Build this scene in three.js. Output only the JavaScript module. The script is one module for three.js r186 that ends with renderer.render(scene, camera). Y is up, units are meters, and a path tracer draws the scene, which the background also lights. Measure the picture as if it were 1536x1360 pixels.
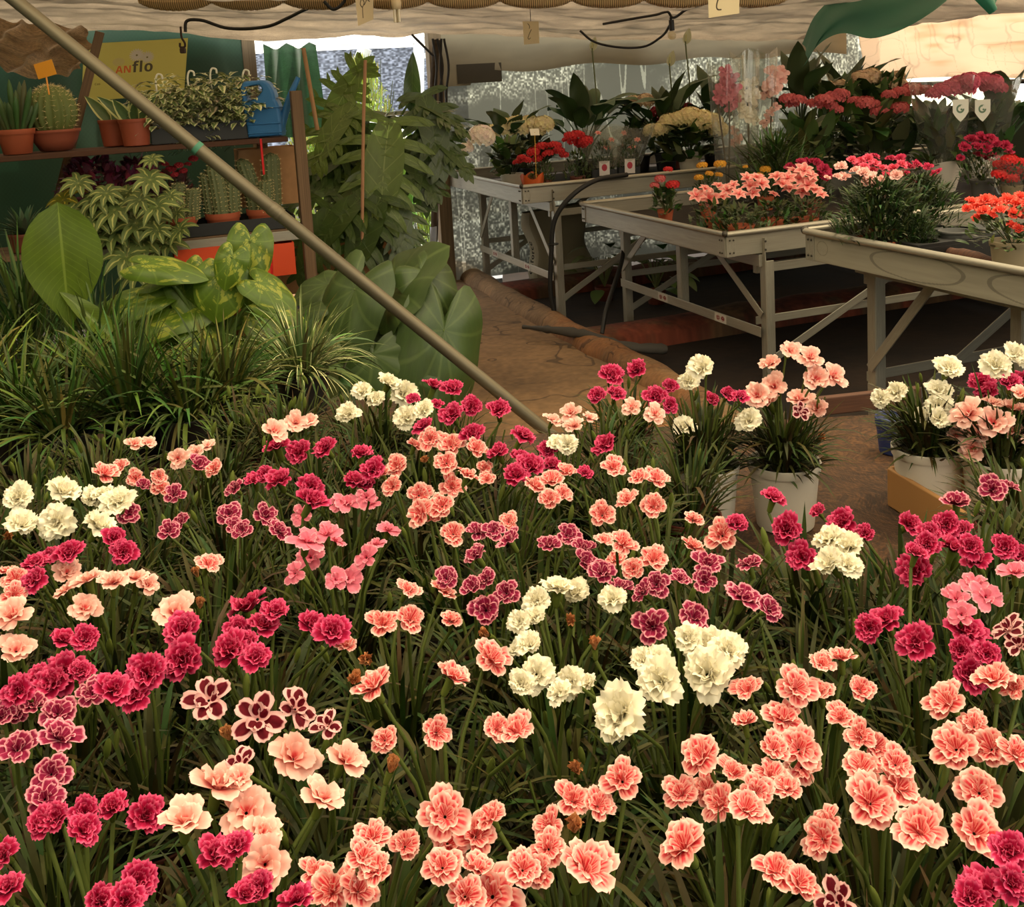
import * as THREE from 'three';
import { RoundedBoxGeometry } from 'three/addons/geometries/RoundedBoxGeometry.js';
import { mergeGeometries } from 'three/addons/utils/BufferGeometryUtils.js';

/* ---------- camera, sky, sun, exposure ---------- */
const CAM_H = 1.5, F = 1536, CX = 768, CY = 336, PITCH = 0.13678, ROLL = -0.0572;
const cp = Math.cos(PITCH), sp = Math.sin(PITCH), cr = Math.cos(ROLL), sr = Math.sin(ROLL);
// camera axes in the world (x right, y up, -z ahead); the lens was level-ish and the photograph is the lower part of a tall frame
const RIGHT = new THREE.Vector3(), DOWN = new THREE.Vector3(), AHEAD = new THREE.Vector3();
{ // rows of Rz(roll) * Rx(pitch), y down and z ahead, turned to y up and -z ahead
  const r0 = [cr, -sr * cp, sr * sp], r1 = [sr, cr * cp, -cr * sp], r2 = [0, sp, cp];
  RIGHT.set(r0[0], -r0[1], -r0[2]); DOWN.set(r1[0], -r1[1], -r1[2]); AHEAD.set(r2[0], -r2[1], -r2[2]);
}
const scene = new THREE.Scene();
const camera = new THREE.PerspectiveCamera(2 * Math.atan(680 / F) * 180 / Math.PI, 1536 / 1360, 0.05, 200);
camera.position.set(0, CAM_H, 0);
camera.quaternion.setFromRotationMatrix(new THREE.Matrix4().makeBasis(RIGHT, DOWN.clone().negate(), AHEAD.clone().negate()));
camera.setViewOffset(1536, 1360, 0, 680 - CY, 1536, 1360);
camera.updateMatrixWorld(); camera.updateProjectionMatrix();

const renderer = new THREE.WebGLRenderer({ antialias: true });
renderer.toneMapping = THREE.LinearToneMapping;
renderer.toneMappingExposure = 1.0;
renderer.shadowMap.enabled = true;

{ // bright hazy summer sky
  const w = 64, h = 32, d = new Float32Array(w * h * 4);
  for (let y = 0; y < h; y++) for (let x = 0; x < w; x++) {
    const e = Math.max(0, (y + 0.5) / h * 2 - 1), k = Math.pow(e, 0.6), i = (y * w + x) * 4;
    d[i] = 3.1 - 1.2 * k; d[i + 1] = 2.95 - 0.95 * k; d[i + 2] = 2.5 - 0.35 * k; d[i + 3] = 1;
  }
  const t = new THREE.DataTexture(d, w, h, THREE.RGBAFormat, THREE.FloatType);
  t.mapping = THREE.EquirectangularReflectionMapping; t.magFilter = THREE.LinearFilter; t.needsUpdate = true;
  scene.background = t; scene.environment = t;
}
const sun = new THREE.DirectionalLight(new THREE.Color(1, 0.9, 0.74), 9);
sun.position.set(5, 13, -6.5); sun.target.position.set(0, 0, -4); scene.add(sun, sun.target);
sun.castShadow = true; sun.shadow.mapSize.set(2048, 2048);
Object.assign(sun.shadow.camera, { left: -14, right: 14, top: 14, bottom: -14, near: 0.5, far: 40 });

/* ---------- helpers ---------- */
let seed = 7;
const rnd = () => { seed = (seed + 0x6D2B79F5) | 0; let t = Math.imul(seed ^ (seed >>> 15), 1 | seed); t = (t + Math.imul(t ^ (t >>> 7), 61 | t)) ^ t; return ((t ^ (t >>> 14)) >>> 0) / 4294967296; };
const rr = (a, b) => a + (b - a) * rnd();
const V = (x, y, z) => new THREE.Vector3(x, y, z);
const UP = V(0, 1, 0), TAU = Math.PI * 2;
const lerp = (a, b, t) => a + (b - a) * t, clamp = (x, a = 0, b = 1) => Math.min(b, Math.max(a, x));
const smooth = (a, b, x) => { const t = clamp((x - a) / (b - a)); return t * t * (3 - 2 * t); };
const rayOf = (px, py) => AHEAD.clone().addScaledVector(RIGHT, (px - CX) / F).addScaledVector(DOWN, (py - CY) / F);
const P = (px, py, h = 0) => { const d = rayOf(px, py); return V(0, CAM_H, 0).addScaledVector(d, (h - CAM_H) / d.y); };      // on the level at height h
const Z = (px, py, z) => { const d = rayOf(px, py); return V(0, CAM_H, 0).addScaledVector(d, -z / d.z); };                  // z metres ahead
const px2m = (px, p) => px / F * p.clone().sub(camera.position).dot(AHEAD);                                                // pixels to metres at a point
const project = (p) => { const d = p.clone().sub(camera.position), k = F / d.dot(AHEAD); return [CX + d.dot(RIGHT) * k, CY + d.dot(DOWN) * k]; };
const BD = V(0.939, 0, -0.3437), AD = V(0.3437, 0, 0.939);      // the greenhouse's two directions: along the benches, and across them towards the camera
const YAW = Math.asin(0.3437);
const rgb = (r, g, b) => new THREE.Color().setRGB(r / 255, g / 255, b / 255, THREE.SRGBColorSpace);
const used = {};
const numbered = (n) => { const k = used[n] = (used[n] ?? -1) + 1; return k ? `${n}_${String(k).padStart(3, '0')}` : n; };
const sh = (m) => { m.castShadow = m.receiveShadow = true; return m; };
function thing(name, label, category, pos = V(0, 0, 0), group) {
  const o = new THREE.Group(); o.name = numbered(name); o.position.copy(pos); o.userData = { label, category };
  if (group) o.userData.group = group; scene.add(o); return o;
}
function part(name, geo, mat, parent, pos) { const m = sh(new THREE.Mesh(geo, mat)); m.name = name; if (pos) m.position.copy(pos); parent.add(m); return m; }
function struct(name, geo, mat) { const m = sh(new THREE.Mesh(geo, mat)); m.name = numbered(name); m.userData.kind = 'structure'; scene.add(m); return m; }
function sub(name, parent, pos) { const g = new THREE.Group(); g.name = name; if (pos) g.position.copy(pos); parent.add(g); return g; }
const stuff = (m) => { m.userData.kind = 'stuff'; return m; };
const mats = {};
const M = (color, roughness = 0.7, extra = {}) => new THREE.MeshStandardMaterial({ color, roughness, side: THREE.DoubleSide, ...extra });
const MP = (color, roughness = 0.7, extra = {}) => new THREE.MeshPhysicalMaterial({ color, roughness, side: THREE.DoubleSide, ...extra });
function tex(w, h, fn, srgb = true) {
  const d = new Uint8Array(w * h * 4);
  for (let y = 0; y < h; y++) for (let x = 0; x < w; x++) { const c = fn((x + 0.5) / w, (y + 0.5) / h), i = (y * w + x) * 4; d[i] = clamp(c[0], 0, 255); d[i + 1] = clamp(c[1], 0, 255); d[i + 2] = clamp(c[2], 0, 255); d[i + 3] = 255; }
  const t = new THREE.DataTexture(d, w, h, THREE.RGBAFormat); t.magFilter = THREE.LinearFilter; t.minFilter = THREE.LinearMipmapLinearFilter; t.generateMipmaps = true;
  t.wrapS = t.wrapT = THREE.RepeatWrapping; if (srgb) t.colorSpace = THREE.SRGBColorSpace; t.needsUpdate = true; return t;
}
const hash = (x, y) => { let n = Math.imul(x | 0, 374761393) + Math.imul(y | 0, 668265263); n = Math.imul(n ^ (n >>> 13), 1274126177); return ((n ^ (n >>> 16)) >>> 0) / 4294967296; };
function noise(x, y, per = 0) { const xi = Math.floor(x), yi = Math.floor(y), w = (a) => per ? ((a % per) + per) % per : a, fx = x - xi, fy = y - yi, u = fx * fx * (3 - 2 * fx), v = fy * fy * (3 - 2 * fy); return lerp(lerp(hash(w(xi), w(yi)), hash(w(xi + 1), w(yi)), u), lerp(hash(w(xi), w(yi + 1)), hash(w(xi + 1), w(yi + 1)), u), v); }
const fbm = (u, v, f, o = 4) => { let s = 0, a = 0.5, t = 0; for (let i = 0; i < o; i++) { s += a * noise(u * f, v * f, f); t += a; a *= 0.55; f *= 2; } return s / t; };
const mix3 = (a, b, t) => [lerp(a[0], b[0], t), lerp(a[1], b[1], t), lerp(a[2], b[2], t)];
const rep = (t, x, y) => { const c = t.clone(); c.repeat.set(x, y); c.needsUpdate = true; return c; };

class G { // collects surfaces into one geometry
  constructor() { this.p = []; this.t = []; this.c = []; this.i = []; this.k = [1, 1, 1]; }
  tint(c) { this.k = c.isColor ? [c.r, c.g, c.b] : c; return this; }
  v(q, u, w) { this.p.push(q.x, q.y, q.z); this.t.push(u, w); this.c.push(...this.k); return this.p.length / 3 - 1; }
  grid(f, nu, nv, wrap) {
    const b = this.p.length / 3;
    for (let j = 0; j <= nv; j++) for (let i = 0; i <= nu; i++) this.v(f(i / nu, j / nv), i / nu, j / nv);
    for (let j = 0; j < nv; j++) for (let i = 0; i < nu; i++) { const a = b + j * (nu + 1) + i, d = a + nu + 1; this.i.push(a, a + 1, d, a + 1, d + 1, d); }
    return this;
  }
  tube(pts, r0, r1 = r0, sides = 5, cap = false) {
    const n = pts.length - 1; let side = null;
    const fr = pts.map((p, k) => {
      const d = pts[Math.min(n, k + 1)].clone().sub(pts[Math.max(0, k - 1)]).normalize();
      side = side ? side.clone().addScaledVector(d, -side.dot(d)).normalize() : V(0.31, 0.2, 0.93).cross(d).normalize();
      return [side, d.clone().cross(side)];
    });
    this.grid((u, v) => { const k = Math.round(v * n), a = u * TAU, r = typeof r0 === 'function' ? r0(v) : lerp(r0, r1, v); return pts[k].clone().addScaledVector(fr[k][0], Math.cos(a) * r).addScaledVector(fr[k][1], Math.sin(a) * r); }, sides, n);
    if (cap) for (const e of [0, n]) { const r = (typeof r0 === 'function' ? r0(e / n) : e ? r1 : r0), c = this.v(pts[e], 0.5, 0.5), s = []; for (let a = 0; a <= sides; a++) s.push(this.v(pts[e].clone().addScaledVector(fr[e][0], Math.cos(a / sides * TAU) * r).addScaledVector(fr[e][1], Math.sin(a / sides * TAU) * r), 0.5, 0.5)); for (let a = 0; a < sides; a++) this.i.push(c, s[a], s[a + 1]); }
    return this;
  }
  leaf(o, d, n, L, W, { prof = LANCE, droop = 0, fold = 0.1, lobe = 0, wave = 0, nu = 2, nt = 5, ph = 0, twist = 0 } = {}) {
    let dir = d.clone().normalize(), cur = o.clone(); const rows = []; let nn = n.clone();
    for (let i = 0; i <= nt; i++) {
      const t = i / nt, side = dir.clone().cross(nn).normalize(), nor = side.clone().cross(dir); nn = nor.clone(); if (twist) nn.applyAxisAngle(dir, twist / nt);
      const w = W * prof(t) / 2, row = [];
      for (let j = 0; j <= nu; j++) { const s = j / nu * 2 - 1; row.push(cur.clone().addScaledVector(side, s * w).addScaledVector(nor, fold * Math.abs(s) * w + wave * w * Math.sin(t * 8 + s * 2.2 + ph)).addScaledVector(dir, -lobe * Math.pow(Math.abs(s), 1.5) * (1 - t) * (1 - t) * L)); }
      rows.push(row); cur.addScaledVector(dir, L / nt); dir.y -= droop / nt; dir.normalize();
    }
    this.grid((u, v) => rows[Math.round(v * nt)][Math.round(u * nu)], nu, nt); this.tip = cur; return this;
  }
  heart(o, d, n, L, W, { droop = 0.4, fold = 0.1, wave = 0.03, ph = 0, nu = 40, nv = 6 } = {}) { // heart-shaped blade around the stalk's end at o, tip along d
    const dir = d.clone().normalize(), side = dir.clone().cross(n).normalize(), nor = side.clone().cross(dir);
    const R = (a) => { const q = Math.abs(a) / Math.PI; const r = q < 0.5 ? lerp(0.7, 0.5, smooth(0, 0.5, q)) : lerp(0.5, 0.42, smooth(0.5, 0.8, q)); return (r + 0.1 * Math.exp(-q * 14)) * (1 - 0.8 * smooth(0.74, 1.0, q)); };
    this.grid((u, v) => { const a = (u - 0.5) * TAU, r = R(a) * v, x = Math.sin(a) * r * W, y = Math.cos(a) * r * L; return o.clone().addScaledVector(dir, y).addScaledVector(side, x).addScaledVector(nor, fold * Math.abs(x) - droop * v * v * 0.35 * L * r + wave * W * v * v * Math.sin(a * 7 + ph)); }, nu, nv); return this;
  }
  geo(g, m) { const q = m ? g.clone().applyMatrix4(m) : g, P_ = q.attributes.position, T = q.attributes.uv, b = this.p.length / 3; for (let i = 0; i < P_.count; i++) this.v(V(P_.getX(i), P_.getY(i), P_.getZ(i)), T ? T.getX(i) : 0, T ? T.getY(i) : 0); const I = q.index; if (I) for (let i = 0; i < I.count; i++) this.i.push(b + I.getX(i)); else for (let i = 0; i < P_.count; i++) this.i.push(b + i); return this; }
  build() { const g = new THREE.BufferGeometry(); g.setAttribute('position', new THREE.Float32BufferAttribute(this.p, 3)); g.setAttribute('uv', new THREE.Float32BufferAttribute(this.t, 2)); g.setAttribute('color', new THREE.Float32BufferAttribute(this.c, 3)); g.setIndex(this.i); g.computeVertexNormals(); return g; }
}
const LANCE = (t) => Math.pow(Math.sin(Math.PI * Math.min(1, 0.06 + 0.94 * Math.pow(t, 0.75))), 0.8);
const OVATE = (t) => Math.pow(Math.sin(Math.PI * Math.pow(clamp(0.03 + t * 0.97), 0.62)), 0.75);
const HEART = (t) => Math.pow(Math.sin(Math.PI * Math.pow(clamp(0.09 + t * 0.91), 0.5)), 0.7);
const BLADE = (t) => (0.55 + 0.9 * t - 0.45 * t * t) * Math.pow(1 - Math.pow(t, 2.6), 0.9);
const box = (w, h, d) => new THREE.BoxGeometry(w, h, d);
const rbox = (w, h, d, r = 0.004) => new RoundedBoxGeometry(w, h, d, 1, Math.min(r, w / 2.1, h / 2.1, d / 2.1));
function barGeo(a, b, w, h, up = UP) { // bar from a to b
  const d = b.clone().sub(a), L = d.length(); d.normalize(); const s = d.clone().cross(up).normalize(), n = s.clone().cross(d);
  return rbox(L, h, w, 0.003).applyMatrix4(new THREE.Matrix4().makeBasis(d, n, s).setPosition(a.clone().lerp(b, 0.5)));
}
const curve = (pts, n) => new THREE.CatmullRomCurve3(pts).getPoints(n);
const tubeGeo = (pts, r, n = 24, sides = 8, r1) => new G().tube(curve(pts, n), r, r1 ?? r, sides, true).build();
const lathe = (pts, seg = 24) => new THREE.LatheGeometry(pts.map(([x, y]) => new THREE.Vector2(x, y)), seg);

/* ---------- shared materials ---------- */
const alu = M(rgb(186, 183, 172), 0.42, { metalness: 0.55, map: tex(256, 256, (u, v) => { const n = fbm(u, v, 6, 5), s = fbm(u, v, 40, 2); const k = 205 + 40 * n + 14 * (s - 0.5) - (n > 0.62 ? 22 * smooth(0.62, 0.72, n) : 0); return [k, k * 0.985, k * 0.95]; }) });
const rivetM = M(rgb(70, 66, 58), 0.5, { metalness: 0.6 });
const steel = M(rgb(140, 134, 118), 0.5, { metalness: 0.5, map: tex(64, 512, (u, v) => { const n = fbm(u, v, 8, 4), k = 190 + 50 * n; return [k, k * 0.97, k * 0.9]; }) });
const woodTex = tex(256, 256, (u, v) => { const g = fbm(u * 1, v * 1, 4, 3), n = noise(u * 6, v * 90 + g * 6, 0), k = 0.7 + 0.3 * n + 0.2 * (g - 0.5); return [170 * k, 150 * k, 125 * k]; });
const wood = M(rgb(190, 170, 150), 0.8, { map: woodTex });
const darkWood = M(rgb(140, 100, 78), 0.8, { map: woodTex });
const soilM = M(rgb(52, 38, 27), 0.95, { map: tex(128, 128, (u, v) => { const k = 110 + 145 * fbm(u, v, 16, 3); return [k, k, k]; }) });
const black = M(rgb(26, 26, 25), 0.5), blackRubber = M(rgb(24, 22, 20), 0.6);
const whitePlastic = M(rgb(208, 202, 188), 0.45), terracotta = M(rgb(176, 88, 54), 0.75, { map: tex(64, 64, (u, v) => { const k = 215 + 40 * fbm(u, v, 6, 4); return [k, k, k]; }) });
const brownPot = M(rgb(104, 50, 34), 0.6), beigePot = M(rgb(150, 136, 108), 0.6), greyPot = M(rgb(95, 95, 92), 0.6);
const cardboard = M(rgb(176, 132, 88), 0.85, { map: tex(64, 64, (u, v) => { const k = 225 + 30 * fbm(u, v, 10, 3); return [k, k, k]; }) });
const leafM = (extra = {}) => MP(0xffffff, 0.55, { vertexColors: true, transmission: 0.18, thickness: 0, ...extra });
const green = MP(0xffffff, 0.6, { vertexColors: true, specularIntensity: 0.4 });
const clear = MP(rgb(240, 240, 234), 0.1, { transmission: 0.95, thickness: 0, ior: 1.5 });
const paper = M(rgb(228, 220, 200), 0.85);

/* ---------- the setting ---------- */
const FLOOR = -0.06;
const groundTex = tex(512, 512, (u, v) => { const n = fbm(u, v, 6, 6), s = fbm(u, v, 50, 2), k = 0.55 + 0.6 * n + 0.3 * (s - 0.5); return [96 * k, 76 * k, 52 * k]; });
{ const g = new THREE.PlaneGeometry(14, 13, 1, 1).rotateX(-Math.PI / 2); const s = box(14, 0.2, 13).translate(0.3, FLOOR - 0.1, -4.6);
  struct('floor', s, M(rgb(120, 105, 88), 0.95, { map: rep(groundTex, 6, 6), bumpMap: rep(groundTex, 6, 6), bumpScale: 0.012 })); g.dispose(); }
// concrete path with a lumpy kerb
const pathTex = tex(1024, 1024, (u, v) => { const a = fbm(u, v, 5, 6), b = fbm(v, u, 3, 5), s = fbm(u, v, 90, 2); let k = 0.72 + 0.42 * a + 0.22 * (s - 0.5); const r = smooth(0.45, 0.7, b); let c = mix3([172, 146, 112], [188, 138, 92], r); const crack = Math.abs(fbm(u, v, 4, 4) - 0.5) < 0.006 ? 0.72 : 1; return [c[0] * k * crack, c[1] * k * crack, c[2] * k * crack]; });
const pathM = M(rgb(205, 190, 174), 0.92, { map: rep(pathTex, 0.4, 0.4), bumpMap: rep(pathTex, 0.4, 0.4), bumpScale: 0.02 });
const edgePx = [[676, 405], [700, 415], [745, 442], [800, 472], [860, 508], [930, 545], [1000, 585], [1060, 625], [1120, 670]];
const edge = edgePx.map(([x, y]) => P(x, y, 0));
{
  const inner = curve(edge, 40);
  const g = new G(); g.grid((u, v) => { const e = inner[Math.round(v * 40)]; const q = e.clone().addScaledVector(BD, -1.35 * (1 - u)); q.y = 0.012 * noise(q.x * 3, q.z * 3) - 0.004; return q; }, 12, 40);
  const geo = g.build(), p = geo.attributes.position, t = geo.attributes.uv; for (let i = 0; i < p.count; i++) t.setXY(i, p.getX(i), p.getZ(i));
  struct('path', geo, pathM);
  const k = new G(); k.grid((u, v) => { const e = inner[Math.round(v * 40)], n = noise(v * 40, 3) * 0.03, a = Math.PI * u, w = 0.085 + n; return V(e.x, 0, e.z).addScaledVector(BD, -w * Math.cos(a) + 0.02).add(V(0, -0.07 + (0.13 + 0.03 * noise(v * 25, 9)) * Math.pow(Math.sin(a), 0.6) + 0.012 * noise(u * 7, v * 60), 0)); }, 9, 40);
  const kg = k.build(), kp = kg.attributes.position, kt = kg.attributes.uv; for (let i = 0; i < kp.count; i++) kt.setXY(i, kp.getX(i) * 2, kp.getZ(i) * 2);
  struct('trim', kg, pathM);
}
// reddish low kerbs under the benches
const redTex = tex(256, 256, (u, v) => { const n = fbm(u, v, 5, 5), s = fbm(u, v, 40, 2), k = 0.6 + 0.6 * n + 0.3 * (s - 0.5); const c = mix3([138, 74, 54], [120, 96, 68], smooth(0.45, 0.62, fbm(v, u, 4, 4))); return c.map((x) => x * k); });
const redM = M(rgb(215, 200, 190), 0.95, { map: redTex });
for (const [a, b, w, h] of [[P(742, 436), P(742, 436).addScaledVector(BD, 3.4), 0.34, 0.07], [P(868, 512), P(868, 512).addScaledVector(BD, 4), 0.3, 0.09]]) {
  const k = new G(); k.grid((u, v) => { const q = a.clone().lerp(b, v), an = Math.PI * u; return V(q.x, 0, q.z).addScaledVector(AD, -w * (0.5 + 0.07 * noise(v * 14, 2)) * Math.cos(an)).add(V(0, FLOOR - 0.02 + (h + 0.05 + 0.03 * noise(v * 18, 5)) * Math.pow(Math.max(0, Math.sin(an)), 0.4), 0)); }, 8, 40);
  const kg = k.build(), kp = kg.attributes.position, kt = kg.attributes.uv; for (let i = 0; i < kp.count; i++) kt.setXY(i, kp.getX(i), kp.getZ(i));
  struct('trim', kg, redM);
}
// back wall line: through the door post, along the benches
const JAMB = P(662, 424, 0), wallAt = (t, h = 0) => V(JAMB.x, h, JAMB.z).addScaledVector(BD, t);
const DOOR = 1.3; // clear width to the left of the post
function sheet(name, f, nu, nv, mat, asStruct = true) { const g = new G().grid(f, nu, nv).build(); return asStruct ? struct(name, g, mat) : g; }
const speck = tex(1024, 512, (u, v) => { const s = noise(u * 330, v * 170), b = fbm(u, v, 9, 3), st = noise(u * 60, v * 3); let k = 0.5 + 0.85 * Math.pow(s, 2.2) * smooth(0.28, 0.62, b + 0.12 * (st - 0.5)); if (Math.abs(noise(u * 40, v * 1.2) - 0.5) < 0.012) k += 0.3; const c = [206 * k, 208 * k, 198 * k]; return c; });
const filmM = MP(rgb(235, 235, 225), 0.75, { map: rep(speck, 1, 1), transmission: 0.58, thickness: 0 });
const WALLH = 2.3;
sheet('wall_back', (u, v) => wallAt(0.1 + u * 4.1, v * WALLH).addScaledVector(AD, -0.03 + 0.03 * noise(u * 12, v * 2)), 60, 12, filmM);
const bandM = MP(rgb(158, 146, 118), 0.9, { transmission: 0.16, thickness: 0, map: tex(256, 64, (u, v) => { const k = 205 + 50 * fbm(u, v, 8, 4); return [k, k, k]; }) });
{ // opaque valance along the top of the film, its lower hem uneven
  const g = new G(); g.grid((u, v) => { const lo = u < 0.075 ? 1.5 : 1.6 + 0.02 * Math.sin(u * 23); return wallAt(0.06 + u * 3.75, lerp(lo, 2.25, v)).addScaledVector(AD, 0.035 + 0.012 * Math.sin(u * 60) * (1 - v)); }, 70, 4);
  struct('trim', g.build(), bandM);
}
// dark patch sewn on the film
part('patch', new G().grid((u, v) => wallAt(lerp(0.22, 0.58, u), 0).setY(0).add(V(0, lerp(1.515, 1.66, v), 0)).addScaledVector(AD, 0.045), 4, 2).build(), M(rgb(66, 60, 46), 0.95), thing('cloth_patch', 'dark brown cloth patch on the back plastic wall', 'patch'));
// left part of the back wall: dark green tarpaulin
const tarpTex = tex(256, 256, (u, v) => { const w = (Math.sin(u * 256 * 1.6) * Math.sin(v * 256 * 1.6)) * 0.06, n = fbm(u, v, 4, 4), k = 0.75 + 0.45 * n + w; return [58 * k, 92 * k, 68 * k]; });
const tarpM = MP(rgb(190, 205, 195), 0.6, { map: rep(tarpTex, 2, 1), transmission: 0.06, thickness: 0 });
sheet('wall_left', (u, v) => wallAt(-DOOR - 3.6 * (1 - u), v * 2.25).addScaledVector(AD, 0.05 * Math.sin(u * 21 + v) + 0.03 * noise(u * 20, v * 6)), 60, 10, tarpM);
sheet('wall_side', (u, v) => wallAt(-DOOR - 3.6, 3 * v).addScaledVector(AD, 9.6 * u), 6, 3, tarpM);
// right wall: sunlit film, dirty and creased
const filmTex = tex(1024, 512, (u, v) => { const n = fbm(u, v, 6, 5), c1 = Math.abs(noise(u * 110 + n * 3, v * 5) - 0.5), c2 = Math.abs(noise(u * 26 + 7, v * 16 + n * 2) - 0.5); let k = 0.86 + 0.16 * n; const st = smooth(0.62, 0.8, fbm(v, u, 8, 4)); k -= 0.1 * smooth(0.04, 0.0, c1) + 0.1 * smooth(0.03, 0.0, c2); return mix3([246 * k, 228 * k, 208 * k], [196 * k, 156 * k, 112 * k], st * 0.7); });
const rightM = MP(rgb(244, 224, 204), 0.85, { map: filmTex, transmission: 0.5, thickness: 0 });
const CORNER = wallAt(3.75);
sheet('wall_right', (u, v) => CORNER.clone().addScaledVector(AD, u * 9.4).add(V(0, lerp(1.32, 3.0, v) + 0.03 * Math.sin(u * 17) * (1 - v), 0)).addScaledVector(BD, 0.25 * (1 - v) + 0.05 * noise(u * 40, v * 8)), 100, 14, rightM);
struct('trim', tubeGeo([CORNER.clone().addScaledVector(BD, 0.25).setY(1.3), CORNER.clone().addScaledVector(BD, 0.25).addScaledVector(AD, 8).setY(1.3)], 0.018, 4, 8), rivetM);
sheet('wall_right', (u, v) => CORNER.clone().addScaledVector(AD, u * 9.4).add(V(0, lerp(FLOOR, 1.12, v), 0)).addScaledVector(BD, 0.28), 8, 3, M(rgb(58, 66, 46), 0.9));
// roof of white film, out of frame above, and the hanging shade net
const netTex = tex(1024, 1024, (u, v) => { const n = fbm(u, v, 6, 5), q = noise(u * 24, v * 300), s = noise(u * 340, v * 512); let k = 0.76 + 0.16 * (q - 0.5) + 0.26 * (n - 0.5) + 0.26 * (s - 0.5); return [222 * k, 204 * k, 178 * k]; });
const netM = MP(rgb(226, 216, 202), 0.9, { map: rep(netTex, 8, 4), transmission: 0.46, thickness: 0 });
const netH = (u, w) => lerp(2.015, 1.745, smooth(0.15, 1, u)) + 0.03 * Math.sin(u * 24 + w * 2) * (0.3 + w) + 0.05 * noise(u * 9, w * 4);
{
  const g = new G(), net = (u, m) => { // m metres from the back wall towards and over the camera
    const far = wallAt(lerp(-DOOR - 3.75, 3.5, u)).addScaledVector(AD, 0.12 + (0.06 * Math.sin(u * 31) + 0.1 * noise(u * 14, 1)) * Math.exp(-m)), w = m / 3.6;
    const q = far.addScaledVector(AD, m); q.y = netH(u, Math.min(w, 1)) + 0.95 * smooth(2.6, 5.5, m) + (0.006 * Math.sin(w * 34 + 5 * noise(u * 14, w * 10)) + 0.03 * noise(u * 36, m * 3) + 0.012 * noise(u * 120, m * 9)) - 0.05 * Math.exp(-w * 30); return q;
  };
  g.grid((u, v) => net(u, 3.5 * v), 120, 80);
  struct('ceiling', g.build(), netM);
  const clearRoof = new G().grid((u, v) => net(u, lerp(3.46, 9.6, v)), 40, 20).build(); // beyond the shade net the roof is bare white film
  struct('ceiling', clearRoof, MP(rgb(246, 232, 204), 0.85, { transmission: 0.66, thickness: 0 }));
  // strip of white film between the net's edge and the top of the right wall
  const f = new G(); f.grid((u, v) => { const m = 9.4 * v, a = net(1, m), b = CORNER.clone().addScaledVector(AD, Math.min(m, 9.4) - 0.1).add(V(0, 3.0, 0)).addScaledVector(BD, 0.3); const q = a.clone().lerp(b, u); q.y = lerp(a.y, b.y, Math.pow(u, 0.5)) + 0.02; return q; }, 8, 40);
  struct('ceiling', f.build(), MP(rgb(240, 232, 216), 0.85, { transmission: 0.5, thickness: 0 }));
  // the end behind the photographer: tarpaulin with an open gateway
  sheet('wall_front', (u, v) => wallAt(lerp(-DOOR - 3.75, -0.6, u), v * 2.95).addScaledVector(AD, 9.6), 4, 3, tarpM);
  sheet('wall_front', (u, v) => wallAt(lerp(2.6, 4.1, u), v * 2.95).addScaledVector(AD, 9.6), 4, 3, tarpM);
}
// gathered ribbed rolls of net along a wire
{
  const n = 9, rollM = MP(rgb(236, 208, 162), 0.9, { transmission: 0.35, thickness: 0, map: tex(512, 32, (u) => { const k = 190 + 60 * Math.sin(u * TAU * 34); return [k, k * 0.96, k * 0.86]; }) });
  const rolls = thing('gathered_net', 'row of beige ribbed net swags bunched under the roof net', 'net swag');
  for (let k = 0; k < n; k++) {
    const a = Z(210 + k * 108, 12 - k * 0.6, 5.05), b = Z(210 + (k + 1) * 108, 12 - (k + 1) * 0.6, 5.05), g = new G();
    g.grid((u, v) => { const q = a.clone().lerp(b, u), bulge = Math.pow(Math.sin(Math.PI * clamp(u, 0.02, 0.98)), 0.4), an = v * TAU; q.y += 0.045 - 0.022 * bulge + (0.01 + 0.028 * bulge) * Math.sin(an) * (1 + 0.12 * Math.sin(u * TAU * 34)) + 0; q.z += (0.01 + 0.03 * bulge) * Math.cos(an); return q; }, 80, 10);
    part('net_fold', g.build(), rollM, rolls);
  }
}
// loose corner of net hanging on the left
{
  const o = thing('hanging_net', 'sagging brown corner of shade net drooping beside the cactus shelf', 'net'), g = new G();
  const A = Z(-40, 25, 5.6), B_ = Z(135, 42, 5.5), C = Z(128, 105, 5.45), D = Z(-60, 70, 5.6);
  g.grid((u, v) => { const q = A.clone().lerp(B_, u).lerp(D.clone().lerp(C, u), v); q.y -= 0.09 * Math.sin(Math.PI * clamp(u * 1.0)) * v + 0.012 * Math.sin(u * 26 + v * 5); q.z += 0.05 * Math.sin(u * 14 + v * 7) + 0.03 * Math.sin(v * 18 - u * 9); return q; }, 30, 14);
  part('cloth', g.build(), MP(rgb(246, 224, 196), 0.95, { transmission: 0.5, thickness: 0, map: rep(netTex, 0.3, 0.3) }), o);
}
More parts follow.
